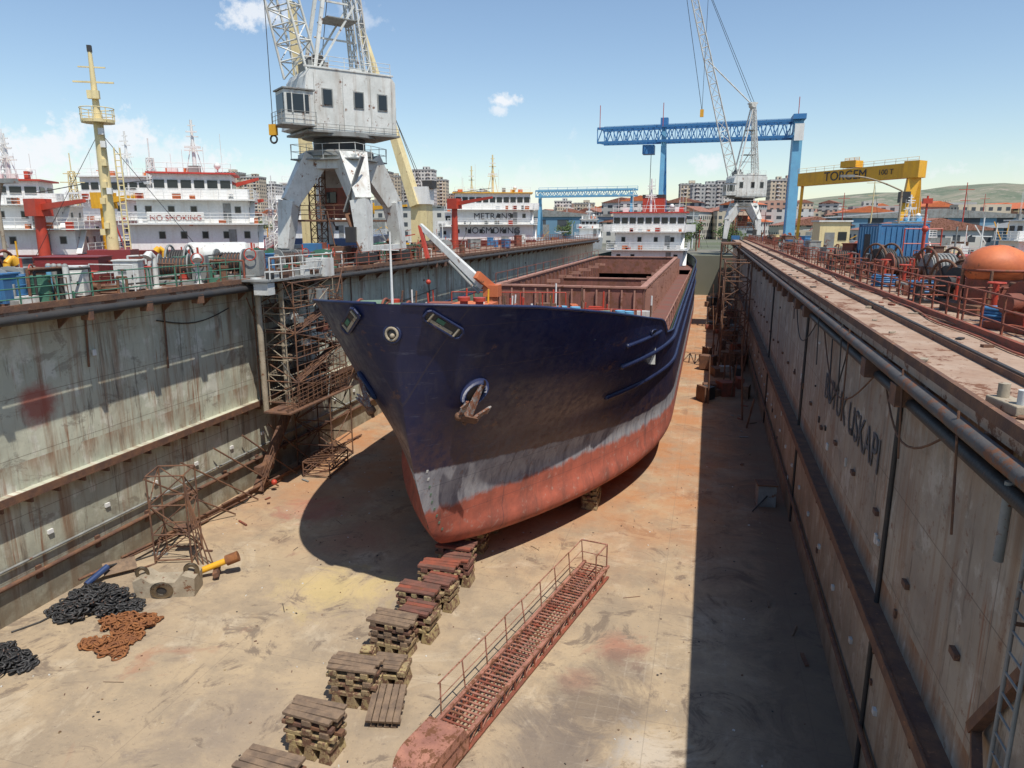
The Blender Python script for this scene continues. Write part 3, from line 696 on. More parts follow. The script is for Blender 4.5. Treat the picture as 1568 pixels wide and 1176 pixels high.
    for sy in(-1.3,1.3):
        mb.lattice((2.4,sy,4.9),(tp[0]+.3,sy*.5,tp[2]),.6,.35,14,.08,pm)
        mb.bar((-2.4,sy,4.9),(tp[0],sy*.5,tp[2]),.28,pm)
        mb.bar((-2.2,sy,4.9),(2.2,sy*.8,4.9+tower*.45),.15,pm)
    for q in(.2,.4,.6,.8): mb.bar((-2.4+(tp[0]+2.4)*q,0,4.9+tower*q),(2.4-(2.4-tp[0])*q,0,4.9+tower*q),.14,pm)
    for q in(.3,.65): mb.box((.4,0,4.9+tower*q),(3.4-2*q,2.8-q,.08),grey)
    mb.tube((tp[0],-1,tp[2]),(tp[0],1,tp[2]),.6,pm,14); mb.box((tp[0],0,tp[2]+.4),(1.8,1.8,.3),pm)
    mb.obj('tower',root)
    mb=MB(); piv=HM@Vector((-3.,0,4.6)); tip=Vector(boomtip); topw=HM@Vector(tp)
    mb.lattice(piv,tip,1.9*sc,.8*sc,22,.1*sc,boomm)
    mb.tube(topw,tip,.05*sc,dark,4); mb.tube(topw+Vector((.5,0,0)),tip,.05*sc,dark,4)
    mb.tube(topw,piv.lerp(tip,.45),.12*sc,boomm,6)
    return root,mb,tip
r,mb,tip=crane('portal_crane',-26.7,49.5,11.2,0,math.radians(50),(-32.0,43.5,48),tower=15,sc=.98,ph=7.6,hs=.84)
hk=Vector((-28.9,44.5,20.3))
mb.tube((-28.9,44.5,40),(-28.9,44.5,20.6),.03,dark,4); mb.box(hk,(.5,.3,.7),yellow); mb.ring(hk+Vector((0,0,-.6)),.25,.07,dark,'Y',14,6)
mb.bar(Vector((-30.2,45.3,40)),(-28.9,44.5,40),.3,whiteold)
mb.obj('boom',r)
r,mb,tip=crane('portal_crane',6.2,158,10.4,0,math.radians(20),(-10,150,72),tower=16,ph=7.5,hs=.85,sc=1.0)
mb.tube(tip,(-3,153,36),.05,dark,4); mb.box((-3,153,35.6),(.7,.5,1.4),yellow); mb.tube((-3,153,60),(-3,153,36),.04,dark,4)
mb.obj('boom',r)

# ------------------------------------------------------------ gantry cranes
def truss(mb,p,q,h,w,n,t,mat):
    p=Vector(p);q=Vector(q); d=(q-p); x=Vector((-d.y,d.x,0)).normalized()*w/2
    for s in(-1,1):
        for zz in(0,h): mb.bar(p+x*s+Vector((0,0,zz)),q+x*s+Vector((0,0,zz)),t,mat,t*1.5)
        for i in range(n):
            a=p.lerp(q,i/n)+x*s;b2=p.lerp(q,(i+1)/n)+x*s; m=(a+b2)/2
            mb.bar(a,m+Vector((0,0,h)),t*.5,mat); mb.bar(m+Vector((0,0,h)),b2,t*.5,mat); mb.bar(a,a+Vector((0,0,h)),t*.5,mat)
    for i in range(n+1):
        a=p.lerp(q,i/n); mb.bar(a-x,a+x,t*.5,mat); mb.bar(a-x+Vector((0,0,h)),a+x+Vector((0,0,h)),t*.5,mat)
    mb.rail([p+x+Vector((0,0,h)),q+x+Vector((0,0,h))],mat,1.1,3,.07,2)
mb=MB()
truss(mb,(-32,214,37.0),(20.4,200,35.6),3.8,5,18,.42,bluegantry)
mb.bar((19.5,198,8),(19.6,199,39.5),2.2,cyan,2.6); mb.bar((19.6,206,8),(19.6,203,39.5),1.8,bluegantry,2.2); mb.box((19.6,200,40.2),(3,7,1.2),bluegantry)
mb.bar((-14,206,8),(-13.8,208.5,42),1.2,cyan,1.4); mb.bar((-12.6,214,8),(-13.6,210,37),.8,bluegantry,1.); mb.box((-13.8,208.5,41.6),(2,3,1.8),bluegantry)
mb.box((-18,211,34.6),(3.2,4,2.4),bluegantry); mb.tube((-17.3,211,34),(-17.3,211,20),.08,dark,4); mb.box((-17.3,211,19.5),(.8,.8,1.4),yellow)
for xx in (-31,-14,20): mb.tube((xx,205,40),(xx,205,46),.1,redp,5)
mb.box((19.7,196.6,36.5),(2.2,.1,4),white)
mb.obj('gantry_crane')
mb=MB()
truss(mb,(-55,232,23),(-22.6,228,23),1.8,3,14,.35,cyan)
for xx,yy in((-54,232),(-24,228)): mb.bar((xx,yy-2,8),(xx,yy,24),.8,cyan); mb.bar((xx,yy+3,8),(xx,yy,24),.8,cyan)
mb.obj('gantry_crane')
mb=MB()
pL=Vector((15.8,148,22.3));pR=Vector((31.6,129.6,22.6))
mb.bar(pL,pR,1.6,yellow,2.3); d=(pR-pL).normalized(); nx=Vector((-d.y,d.x,0))
mb.rail([pL-nx*.9+Vector((0,0,1.15)),pR-nx*.9+Vector((0,0,1.15))],yellow,.8,2,.03,2)
e=pR-d*1.2
mb.bar(e-Vector((0,0,.8)),e-Vector((0,0,14.5))-nx*3.0,1.7,yellow,1.4,.9,.9); mb.bar(e-Vector((0,0,.8)),e-Vector((0,0,14.5))+nx*3.0,1.7,yellow,1.4,.9,.9)
mb.bar(e-Vector((0,0,13.8))-nx*4,e-Vector((0,0,13.8))+nx*4,.9,yellow); mb.box(e+Vector((0,0,.1)),(2.4,2.4,2.6),yellow,.87)
mb.box(e-Vector((0,0,4.2))-nx*1.8,(1.5,1.5,1.7),dark); mb.box(pL+d*11+Vector((0,0,1.9)),(3.0,2,1.1),yellow,-.8); mb.rail([pL+d*9.5+Vector((0,0,2.4)),pL+d*12.5+Vector((0,0,2.4))],yellow,.6,1,.04)
mb.bar(pL+d*.6,pL+d*.2-Vector((0,0,14)),.5,yellow)
yg=mb.obj('gantry_crane')
an=math.atan2(d.y,d.x)
text('TORGEM',pL+d*10.5-nx*.86+Vector((0,0,.0)),(math.pi/2,0,an),2.2,dl,'lettering',yg); text('100 T',pL+d*18.5-nx*.86+Vector((0,0,.0)),(math.pi/2,0,an),1.2,dl,'lettering',yg)
mb=MB()
mb.bar((62,125,8),(60,125,26),1.2,yellow); mb.bar((66,131,8),(64,128,26),1.2,yellow); mb.bar((56,127,25.6),(78,120,25.6),1.2,yellow,1.8); mb.rail([(60,124,13),(66,124,13)],yellow)
mb.obj('gantry_crane')

# ------------------------------------------------------------ keel blocks
def keelblock(x,y,rz=0,red=False,h=1.4,name='keel_block',w=1.4):
    mb=MB(T(x,y,0,rz))
    d=.8
    hh=.5; topm=woodr if red else wood
    for sx in(-1,0,1): mb.extr([(sx*.48-.19,-d/2,0),(sx*.48-.11,-d/2,hh-.12),(sx*.48+.11,-d/2,hh-.12),(sx*.48+.19,-d/2,0)],(0,d,0),yellowc)
    mb.box((0,0,hh-.06),(w,d,.12),yellowc)
    z=hh; k=0
    while z<h-.2:
        if k%2==0:
            for sx in(-.52,-.02,.5): mb.box((sx+R(-.05,.05),R(-.03,.03),z+.08),(R(.2,.28),d*R(.95,1.05),.16),random.choice([yellowc,yellowc,topm]),R(-.04,.04))
            z+=.16
        else:
            for sy in(-.27,.04,.3): mb.box((R(-.06,.06),sy,z+.055),(w*R(1.02,1.12),.2,.11),random.choice([topm,rust,yellowc]),R(-.02,.02))
            z+=.11
        k+=1
    for sy in(-.3,-.1,.11,.31): mb.box((R(-.05,.05),sy,z+.05+R(-.01,.01)),(w*R(1.03,1.14),.185,R(.08,.12)),random.choice([topm,topm,rustred if red else wood]),R(-.04,.04))
    return mb.obj(name,None,.012)
for i,(y,r_) in enumerate(((11.3,0),(13.1,0),(15.1,0),(17.3,0),(19.9,0),(22.0,1),(23.9,1),(25.7,1))):
    keelblock(XC-.05+.05*i,y-.35,R(-.08,.08),r_)
    if i in (4,5,6): keelblock(XC+.55,y+.75,R(-.1,.1),True,1.15,'keel_block',1.0)
y=27.6
while y<112: keelblock(XC+.2,y,R(-.04,.04),True); y+=2.2
for y in range(34,100,8):
    for sx in(-1,1): keelblock(XC+sx*4.5,y,1.57,True,name='bilge_block')
def loose(x,y,z,rx,rz):
    mb=MB(T(x,y,z,rz)@Matrix.Rotation(rx,4,'X'))
    for k in range(5): mb.box((-.4+k*.2,0,0),(.17,1.2,.1),wood)
    for k in(-.45,0,.45): mb.box((0,k,-.12),(1.0,.14,.13),wood)
    for k in range(4): mb.box((-.3+k*.2,0,-.24),(.16,1.2,.09),wood)
    mb.obj('timber_pallet',None,.01)
loose(XC+1.3,16.5,.45,.35,.2); keelblock(XC+.65,18.0,.1,False,.75,'keel_block',.9)
mb=MB(T(XC-.5,18.9,0,.2)); mb.box((0,0,.18),(.5,.35,.36),yellowc); mb.box((0,0,.4),(.4,.4,.08),yellowc); mb.obj('timber_wedge',None,.02)

# ------------------------------------------------------------ gangway on floor
g0=Vector((-6.35,14.6,0)); g1=Vector((-3.7,26.6,0)); L=(g1-g0).length; a=math.atan2(g1.y-g0.y,g1.x-g0.x)
mb=MB(T(g0.x,g0.y,.05,a))
for sy in(-.5,.5):
    mb.box((L/2,sy,.03),(L,.12,.06),rustred); mb.box((L/2,sy,.5),(L,.12,.1),pinkred)
    n=18
    for i in range(n):
        xa=i*L/n; mb.box((xa+.03,sy,.26),(.06,.05,.4),rustred)
        mb.bar((xa,sy,.08),(xa+L/n,sy,.46),.04,pinkred)
n=62
for i in range(n): mb.box((.2+i*L/n,0,.44+R(-.006,.006)),(.07,.96,.035),pinkred if random.random()<.6 else rustred)
for sy in(-.25,.0,.25): mb.box((L/2,sy,.39),(L,.04,.05),rustred)
for i in range(9):
    xx=1.6+i*(L-1.8)/8
    mb.tube((xx,.52,.5),(xx+R(-.08,.08),.55+R(0,.1),1.5),.025,pinkred,6)
for hh in (1.5,1.0):
    for i in range(8): mb.tube((1.6+i*(L-1.8)/8,.6,hh+R(-.02,.02)),(1.6+(i+1)*(L-1.8)/8,.6,hh),.025 if hh>1.2 else .016,pinkred,6)
mb.tube((L-.2,-.5,.5),(L-.2,-.5,1.55),.03,pinkred,6); mb.tube((L-1.4,-.5,.5),(L-1.4,-.5,1.55),.03,pinkred,6); mb.tube((L-1.4,-.5,1.53),(L-.2,-.5,1.53),.03,pinkred,6); mb.tube((L-.2,-.5,1.53),(L-.2,.6,1.5),.03,pinkred,6); mb.tube((L-.2,-.5,1.0),(L-.2,.6,1.0),.02,pinkred,6)
pr=[(-.6,0,0)]+[(-.6+.55*(1-math.cos(t)),0,.45+.42*math.sin(t)) for t in [i*math.pi/2/8 for i in range(9)]]+[(1.1,0,.84),(1.3,0,.5),(1.3,0,0)]
mb.extr([(q[0],-.56,q[2]) for q in pr],(0,1.12,0),pinkred)
for yy in(-.2,.2): mb.box((-.61,yy,.3),(.04,.03,.5),whiteold)
for zz in(.1,.32,.5): mb.box((-.615,0,zz),(.05,1.0,.03),whiteold)
mb.obj('gangway',None,.008)

# ------------------------------------------------------------ chains and floor scraps
def chainpile(x,y,rx_,ry_,h,n,mat,s=.22,name='anchor_chain'):
    mb=MB(); ph_=R(0,6)
    for i in range(n):
        while True:
            u,v=R(-1,1),R(-1,1); th=math.atan2(v,u)
            if u*u+v*v<(.8+.25*math.sin(3*th+ph_)+.12*math.sin(7*th))**2: break
        k=max(0,1-(u*u+v*v)); zz=.05+R(0,h)*k
        mb.M=Matrix.Translation((x+u*rx_,y+v*ry_,zz))@Matrix.Rotation(R(0,6.28),4,'Z')@Matrix.Rotation(R(-.9,.9),4,'X')@Matrix.Rotation(R(-.4,.4),4,'Y')
        mb.ring((0,0,0),s*.5,s*.15,mat,'Z',10,5,(1.5,.85,1))
    mb.obj(name)
chainpile(-21.5,19.3,1.8,1.35,.6,560,chainm)
chainpile(-19.2,18.4,1.15,.8,.35,230,chainr); chainpile(-18.9,17.2,1.05,.55,.2,140,chainr)
chainpile(-21.6,15.3,1.2,1.2,.5,320,chainm)
mb=MB(T(-19.6,20.9,0,.35))
pr=[(-1.1,0,0),(-1.15,0,.7),(-.8,0,.85),(-.5,0,.62),(.4,0,.62),(.7,0,.9),(1.15,0,.75),(1.1,0,0)]
mb.extr([(q[0],-.45,q[2]) for q in pr],(0,.9,0),concb); mb.ring((-.1,-.46,.32),.24,.1,concb,'Y',18,8,(1.3,1,1)); mb.ball((-.1,-.45,.32),.24,dark,sc=(1.25,.15,.9)); mb.ring((-.95,0,.85),.2,.08,concb,'Y'); mb.ring((.9,0,.9),.22,.09,concb,'Y')
mb.obj('mooring_fairlead',None,.05)
mb=MB(T(-18.8,22.4,.45,.55)@Matrix.Rotation(-.3,4,'Y'))
mb.tube((-1.2,0,0),(.6,0,0),.13,yellow,10); mb.tube((.6,0,0),(1.1,0,0),.22,chainr,12); mb.box((-1.2,0,-.1),(.3,.6,.3),rust); mb.box((.1,0,-.25),(.2,.9,.2),rust)
mb.obj('steel_shaft',None,.01)
def frame(mb,w,d,h,n,mat,r=.035):
    for sx in(-1,1):
        for sy in(-1,1): mb.tube((sx*w/2,sy*d/2,0),(sx*w/2,sy*d/2,h),r,mat,6)
    for k in range(n+1):
        z=h*k/n+ (.15 if k==0 else 0)
        c=[(-w/2,-d/2,z),(w/2,-d/2,z),(w/2,d/2,z),(-w/2,d/2,z)]
        for i in range(4): mb.tube(c[i],c[(i+1)%4],r*.85,mat,5)
        if k<n:
            z2=h*(k+1)/n
            for i in range(4):
                a_=c[i];b_=c[(i+1)%4]
                if (i+k)%2: a_,b_=b_,a_
                mb.tube(a_,(b_[0],b_[1],z2),r*.7,mat,5)
mb=MB(T(-21.4,23.6,0,.35)); frame(mb,1.5,1.3,3.9,3,rust,.04); mb.tube((-.75,-.65,0),(-1.3,-1.4,.1),.04,rust)
for i in range(4): mb.tube((.75,-.65,3.9-i*.2),(1.1+i*.2,-.9,0),.03,rust,5)
mb.box((0.3,.2,1.3),(.9,.5,.05),rust)
mb.obj('scaffold_frame')
mb=MB(T(-22.6,21.6,.35,.9)); mb.box((0,0,0),(1.2,.6,.05),wood,rx=.6); mb.obj('wood_board')
mb=MB(); mb.tube((-22.9,20.2,.2),(-22.8,21.2,.5),.13,blueh,10); mb.tube((-22.8,21.2,.5),(-22.7,22.2,.3),.05,dark); mb.obj('steel_pipe')
mb=MB()
for i in range(34):
    x,y=(R(-22.8,-20),R(18,50)) if i%3 else (R(2,3.9),R(12,60))
    mb.box((x,y,.05),(R(.1,.8),R(.04,.14),R(.03,.1)),random.choice([wood,rust,rustred,grey]),R(0,3))
for i in range(420):
    x,y=R(-22.5,4),R(11,42)
    mb.box((x,y,.01),(R(.02,.09),R(.02,.06),.03),random.choice([wood,rust,yellowc,dark,whiteold,concb]),R(0,3))
for i in range(10):
    x,y=R(-20,-1),R(13,36); a_=R(0,3); mb.tube((x,y,.02),(x+math.cos(a_)*R(.3,.9),y+math.sin(a_)*R(.3,.9),.02),.012,random.choice([rust,dark,wood]),4)
mb.obj('floor_debris')
mb=MB()
for i in range(6): mb.tube((-23.0+i*.12,20+i*2,.5),(-22.6+i*.1,27+i*3,.12),.06,rust,6)
for i in range(5): mb.tube((-23.2,24+i*2.3,3.2),(-21.8-i*.1,28+i*2,.1),.045,rust,6)
pts=[(-22.9+.5*math.sin(i*.9),17+i*.8,.05) for i in range(22)]; mb.path(pts,.03,dark,5)
mb.obj('steel_pipes')
mb=MB(T(2.6,13.2,0,.3))
for i in range(7): mb.box((R(-.4,.4),R(-.6,.6),.15+i*.07),(2.0,.25,.1),wood,R(-1,1),R(-.1,.1),R(-.15,.15))
frame(mb,1.6,1.2,.8,1,rust,.05)
mb.obj('timber_pile',None,.01)
mb=MB(T(3.5,36.5,0,.1)); mb.box((0,0,.55),(.9,.8,1.1),grey); mb.box((0,0,1.15),(1.0,.9,.08),rust); mb.tube((0,-.4,.6),(-.8,-1.2,.05),.04,dark); mb.obj('welding_cabinet',None,.02)

# ------------------------------------------------------------ wall scaffolding left
mb=MB()
for (xx,yy) in ((-22.1,31.6),(-21.6,32.9)):
    mb.tube((xx,yy,11.2),(xx,yy,4.4),.15,concb,12)
mb.tube((-22.1,31.6,11.1),(-22.1,31.6,11.4),.3,whiteold,12)
M0=T(-21.9,35.2,4.5); mb.M=M0
frame(mb,2.4,5.2,6.6,5,rust,.045); frame(mb,1.2,5.2,6.6,8,concb,.03)
for k in range(0,5): mb.box((-.3,R(-.6,.6),1.32*k+.02),(1.7,3.6,.06),rust if k%2 else wood)
for k in range(0,5): mb.rail([(1.2,-2.6,1.32*k),(1.2,2.6,1.32*k)],rust,.9,.7,.025,3)
for k in range(4): mb.bar((.9,-2.2 if k%2 else 1.9,1.32*k),(.9,1.9 if k%2 else -2.2,1.32*(k+1)),.5,rust,.06)
for k in range(70):
    a_=Vector((R(-1.2,1.4),R(-2.7,2.9),R(-1,6))); mb.tube(a_,a_+Vector((R(-.5,.5),R(-1.5,1.5),R(.5,2.0))),R(.018,.04),random.choice([rust,rust,grey,concb,rust]),5)
for k in range(14): mb.box((R(-1,1.2),R(-2.3,2.3),R(.3,6)),(R(.2,.6),R(.2,.6),R(.2,.5)),random.choice([rust,grey,rust,dark,rustred,whiteold]))
mb.M=Matrix()
mb.bar((-21.3,31.5,4.5),(-20.6,37.5,4.5),.15,rust)
mb.rail([(-20.6,31.3,4.5),(-20.4,37.9,5.0)],rust,1.1,.45,.022,5); mb.box((-21.2,34.6,4.45),(1.6,6.8,.08),rust)
mb.bar((-22.5,30.8,.2),(-22.4,34.6,4.4),.6,rust,.1); mb.rail([(-22.1,30.8,.2),(-22.1,34.6,4.4)],rust,1,.8,.025)
mb.M=T(-21.8,36.8,0,.1); frame(mb,2.2,3.0,4.4,3,rust,.045)
mb.M=T(-20.9,35.2,0,.1); frame(mb,1.6,2.6,.9,2,rust,.04)
for k in range(9): mb.tube((-.8,-1.3+k*.3,.9),(.8,-1.3+k*.3,.9),.025,rust,5)
mb.M=Matrix()
mb.box((-22.6,31.7,1.2),(.4,1.2,.4),rust); mb.ball((-21.9,31.5,.5),.16,redp)
mb.box((-21.9,34,11.3),(2.0,6.5,.1),grey); mb.rail([(-20.9,31,11.35),(-20.9,37.2,11.35)],whiteold,1.1,.9,.035); mb.box((-21.3,36.5,11.7),(1.2,1.0,1.0),whiteold)
mb.box((-21.4,31.2,10.9),(.8,.6,.6),whiteold); mb.box((-20.9,35.4,10.2),(.6,1.0,.7),grey)
for k in range(8): mb.box((R(-22,-21),R(31.5,37),11.5),(R(.2,.6),R(.2,.7),R(.2,.8)),random.choice([grey,whiteold,rust,dark]))
mb.obj('access_scaffold')

# ------------------------------------------------------------ deck equipment
def drum(x,y,z,m,s=1):
    mb=MB(T(x,y,z,0,s)); mb.tube((0,0,0),(0,0,.9),.3,m,16)
    for q in(.02,.3,.6,.88): mb.ring((0,0,q),.3,.02,m)
    mb.tube((.15,0,.9),(.15,0,.93),.05,dark,8); mb.obj('steel_drum')
def reel(x,y,z,m1,m2,r=.8,w=.9,rz=0):
    mb=MB(T(x,y,z+r,rz)); 
    for sx in(-1,1):
        mb.ring((sx*w/2,0,0),r,.06,m1,'X')
        for k in range(6): 
            an_=k*math.pi/3; mb.bar((sx*w/2,0,0),(sx*w/2,r*math.cos(an_),r*math.sin(an_)),.08,m1)
        mb.bar((sx*(w/2+.12),-.6,-r),(sx*(w/2+.12),0,.05),.1,rust); mb.bar((sx*(w/2+.12),.6,-r),(sx*(w/2+.12),0,.05),.1,rust)
    mb.tube((-w/2,0,0),(w/2,0,0),r*.66,m2,20)
    for k in range(7): mb.ring((-w/2+.1+k*(w-.2)/6,0,0),r*.68,.06,m2,'X',18,5)
    mb.obj('cable_reel')
def bollard(x,y,z,m,s=1):
    mb=MB(T(x,y,z,0,s)); mb.box((0,0,.06),(1.6,.7,.12),m)
    for sx in(-.45,.45): mb.tube((sx,0,.1),(sx,0,.7),.2,m,14); mb.tube((sx,0,.7),(sx,0,.82),.27,m,14)
    mb.obj('mooring_bollard')
def winch(x,y,z,m,rz=0,s=1):
    mb=MB(T(x,y,z,rz,s)); mb.box((0,0,.1),(2.2,1.5,.2),m)
    mb.tube((-.7,0,.75),(.5,0,.75),.38,rust,18)
    for q in(-.7,.5): mb.tube((q-.03,0,.75),(q+.03,0,.75),.58,m,20)
    for k in range(8): mb.ring((-.6+k*.14,0,.75),.39,.05,dark,'X',16,5)
    mb.box((.95,0,.7),(.6,.9,1.1),m); mb.tube((-1.15,0,.75),(-.75,0,.75),.28,m,14); mb.box((-.78,.0,.4),(.12,1.2,.7),m); mb.tube((.95,-.3,1.25),(.95,-.3,1.6),.05,redp,6); mb.ring((.95,-.6,1.1),.25,.03,redp,'Y')
    mb.obj('deck_winch',None,.02)
def cabinet(x,y,z,m,w=1,d=.8,h=1.3,rz=0,name='equipment_cabinet'):
    mb=MB(T(x,y,z,rz)); mb.box((0,0,h/2+.1),(w,d,h),m); mb.box((0,0,h+.13),(w+.1,d+.1,.06),m); mb.box((0,-d/2-.01,h*.55),(w*.82,.03,h*.75),m); mb.box((w*.25,-d/2-.04,h*.55),(.05,.05,.15),dark)
    for k in range(4): mb.box((-w*.15,-d/2-.03,h*.65+k*.06),(w*.35,.02,.025),dark)
    for sx in(-1,1): mb.box((sx*w*.4,0,.05),(.1,d,.1),rust)
    mb.obj(name,None,.015)
def ventpipe(x,y,z,m,h=1.4):
    mb=MB(T(x,y,z,R(0,6))); mb.tube((0,0,0),(0,0,h),.12,m,12); mb.tube((0,0,h),(.22,0,h+.2),.12,m,12); mb.tube((.22,0,h+.2),(.38,0,h),.14,m,12,.2); mb.tube((0,0,0),(0,0,.08),.22,m,12); mb.obj('vent_pipe')
def valve(x,y,z,m,h=.9):
    mb=MB(T(x,y,z)); mb.tube((0,0,0),(0,0,h),.08,m,10); mb.ring((0,0,h+.05),.22,.03,m); mb.bar((-.22,0,h+.05),(.22,0,h+.05),.04,m); mb.bar((0,-.22,h+.05),(0,.22,h+.05),.04,m); mb.tube((0,0,0),(0,0,.12),.25,rust,12); mb.tube((-.3,0,.35),(.3,0,.35),.13,rust,10); mb.obj('valve_wheel')
def hose(x,y,z,m,n=4,r=.45):
    mb=MB(T(x,y,z,R(0,3)))
    for k in range(n): mb.ring((R(-.04,.04),R(-.04,.04),.06+k*.09),r+R(-.06,.06),.05,m,'Z',22,6)
    mb.obj('coiled_hose')
zd=11.2
mb=MB(); mb.rail([(-22.6,Y0,zd),(-22.6,31,zd)],green,1.05,1.5,.03); mb.rail([(-22.6,38,zd),(-22.6,Y1,zd)],rustred,1.05,1.8,.035); mb.rail([(-30,Y0,zd),(-30,Y1,zd)],rustred,1.05,2,.035); mb.obj('deck_railing')
drum(-24.2,20.2,zd,blue,1.15); drum(-24.9,20.9,zd,blue,1.15); drum(-23.9,21.0,zd,green,1.1)
cabinet(-24.4,19.6,zd,blue,1.2,.9,1.0,.3); cabinet(-24.0,22.6,zd,whiteold,.8,.7,1.1,.5); cabinet(-25.6,22.4,zd,rust,1.3,1,1.0); cabinet(-24.2,25.6,zd,whiteold,1.0,.7,1.2,.4); cabinet(-27.5,26,zd,hullred,2.6,1.5,1.3,.4)
mb=MB(T(-24.0,21.5,zd))
for i in range(4): mb.tube((i*.26,0,0),(i*.26,0,1.3),.11,[cyan,grey,dark,whiteold][i],10); mb.ball((i*.26,0,1.3),.11,grey)
mb.rail([(-.2,-.2,0),(1.0,-.2,0)],rust,.9,.5,.02); mb.obj('gas_bottle_rack')
valve(-24,18.3,zd,redp); valve(-24.4,23.8,zd,redp); ventpipe(-24.1,27,zd,whiteold); ventpipe(-23.6,29.2,zd,whiteold,1.2)
winch(-25,29.5,zd,grey,.5,1.1); winch(-24.4,33,zd,grey,.3,1.2); winch(-26.5,18.5,zd,rust,.8,1.1); hose(-24.8,18.4,zd,rust,6,.6); hose(-24.3,24.6,zd,rust)
bollard(-24,31.0,zd,rust); bollard(-24,41,zd,rust); reel(-26.5,31.5,zd,grey,dark,.9,.9,.4); reel(-28,22.5,zd,rustred,dark,.9,1,.4)
mb=MB(T(-26.2,34.2,zd,.5)); mb.tube((-1.4,0,1.1),(1.4,0,1.1),.8,whiteold,20); mb.ball((-1.4,0,1.1),.8,whiteold,16,10,(.4,1,1)); mb.ball((1.4,0,1.1),.8,whiteold,16,10,(.4,1,1)); mb.box((-.9,0,.2),(.2,1.2,.4),rust); mb.box((.9,0,.2),(.2,1.2,.4),rust); mb.obj('storage_tank')
for i in range(44):
    x,y=R(-29.5,-23.6),R(17,110) if i%2 else R(17,45); k=random.random()
    if abs(y-49)<6: continue
    if k<.25: drum(x,y,zd,random.choice([blue,redp,green,rust,cyan]))
    elif k<.5: cabinet(x,y,zd,random.choice([grey,whiteold,rust,blue,rustred]),R(.5,1.4),R(.5,1.0),R(.6,1.4),R(0,1))
    elif k<.7: winch(x,y,zd,random.choice([grey,rust,green]),R(0,3))
    elif k<.85: ventpipe(x,y,zd,random.choice([rust,whiteold,yellow]))
    else: hose(x,y,zd,rust)
def pipework(xa,xb,ya,yb,n,mats,name):
    mb=MB()
    for i in range(n):
        x,y=R(xa,xb),R(ya,yb); h=R(.2,1.3); m=random.choice(mats); r_=R(.02,.06)
        L_=R(.6,3); dx,dy=random.choice([(1,0),(0,1),(0,1)])
        x2=max(xa,min(xb,x+dx*L_)); y2=y+dy*L_
        mb.path([(x,y,zd),(x,y,zd+h),(x2+.01,y2,zd+h),(x2+.01,y2,zd)],r_,m,6)
        if i%3==0: mb.box((x+R(-.3,.3),y+R(-.3,.3),zd+.2),(R(.1,.6),R(.1,.6),R(.2,.6)),random.choice(mats))
    mb.obj(name)
pipework(-29.5,-23.3,16,60,170,[rust,rust,rustred,grey,whiteold,green,dark],'deck_pipework')
pipework(7.8,13.4,14,75,280,[rust,rustred,rustred,redp,dark,rust,grey,orange],'deck_pipework')
mb=MB(); mb.rail([(7.3,Y0,zd),(7.3,Y1,zd)],rustred,1.05,1.5,.035); mb.rail([(13.6,Y0,zd),(13.6,Y1,zd)],rustred,1.05,2,.035)
for yy in range(14,90,5): mb.rail([(7.3,yy,zd),(8.6,yy,zd)],rustred,1.0,.7,.035)
mb.obj('deck_railing')
mb=MB(T(9.0,26.6,zd,.3)); mb.ball((0,0,1.5),.85,orange,20,12,(1.15,1,.8),.02); mb.tube((0,0,.1),(0,0,1.1),.8,rustred,20); mb.box((0,0,.15),(2.2,1.9,.3),rust)
mb.ring((0,0,1.4),.92,.05,rustred)
for i in range(6): mb.bar((math.cos(i)*1.0,math.sin(i)*1.0,.2),(math.cos(i)*1.0,math.sin(i)*1.0,1.4),.07,rust)
mb.obj('mooring_buoy')
reel(10.2,37,zd,rust,grey,.9,1.2,.3); reel(11.4,34.5,zd,rustred,dark,.8,1,.2); reel(9.3,44,zd,rust,dark,.9,1,.5); reel(9.1,31,zd,rust,chainm,.75,.8,.4)
winch(9.3,18.5,zd,dark,.6,1.2); winch(8.8,22.3,zd,rustred,.4,1.0); winch(9.3,29.6,zd,dark,.5,1.0); winch(9.5,40,zd,rustred,.2,1.1); winch(8.8,52,zd,rust); winch(10,60,zd,rust)
winch(11.5,31,zd,rustred,1.2,1.1)
for (x,y) in((8.2,16.2),(8.4,20.6),(8.2,24.0),(8.1,34),(8.4,39),(8.2,47),(8.4,56)): valve(x,y,zd,redp,1.1)
for (x,y) in((7.9,17.5),(8.0,29.5),(8.2,42),(8,50)): bollard(x,y,zd,dark,.9)
for (x,y) in((8.6,33),(8.0,37),(9.5,24),(8.1,22.8)): hose(x,y,zd,random.choice([rust,dark,blue]),6,.5)
mb=MB(T(11.2,51,zd,.25)); mb.box((0,0,1.45),(3.0,2.6,2.7),blue)
for i in range(9): mb.box((-1.35+i*.34,-1.33,1.45),(.14,.06,2.5),blue)
for i in range(7): mb.box((-1.53,-1.1+i*.36,1.45),(.06,.15,2.5),cyan)
for sx in(-1,1):
    for sy in(-1,1): mb.box((sx*1.48,sy*1.28,1.45),(.14,.14,2.9),blue)
mb.box((-1.55,0,1.3),(.05,.8,1.9),dark); mb.box((0,0,2.86),(3.1,2.7,.1),blue); mb.obj('shipping_container')
mb=MB(T(10.2,69,zd,.15)); mb.box((0,0,1.6),(2.5,2.2,3.0),cream); mb.box((0,0,3.16),(2.8,2.5,.14),whiteold); mb.box((-.4,-1.12,1.2),(.8,.06,2.0),grey); mb.box((.65,-1.12,1.9),(.7,.06,.7),glass); mb.obj('deck_shed')
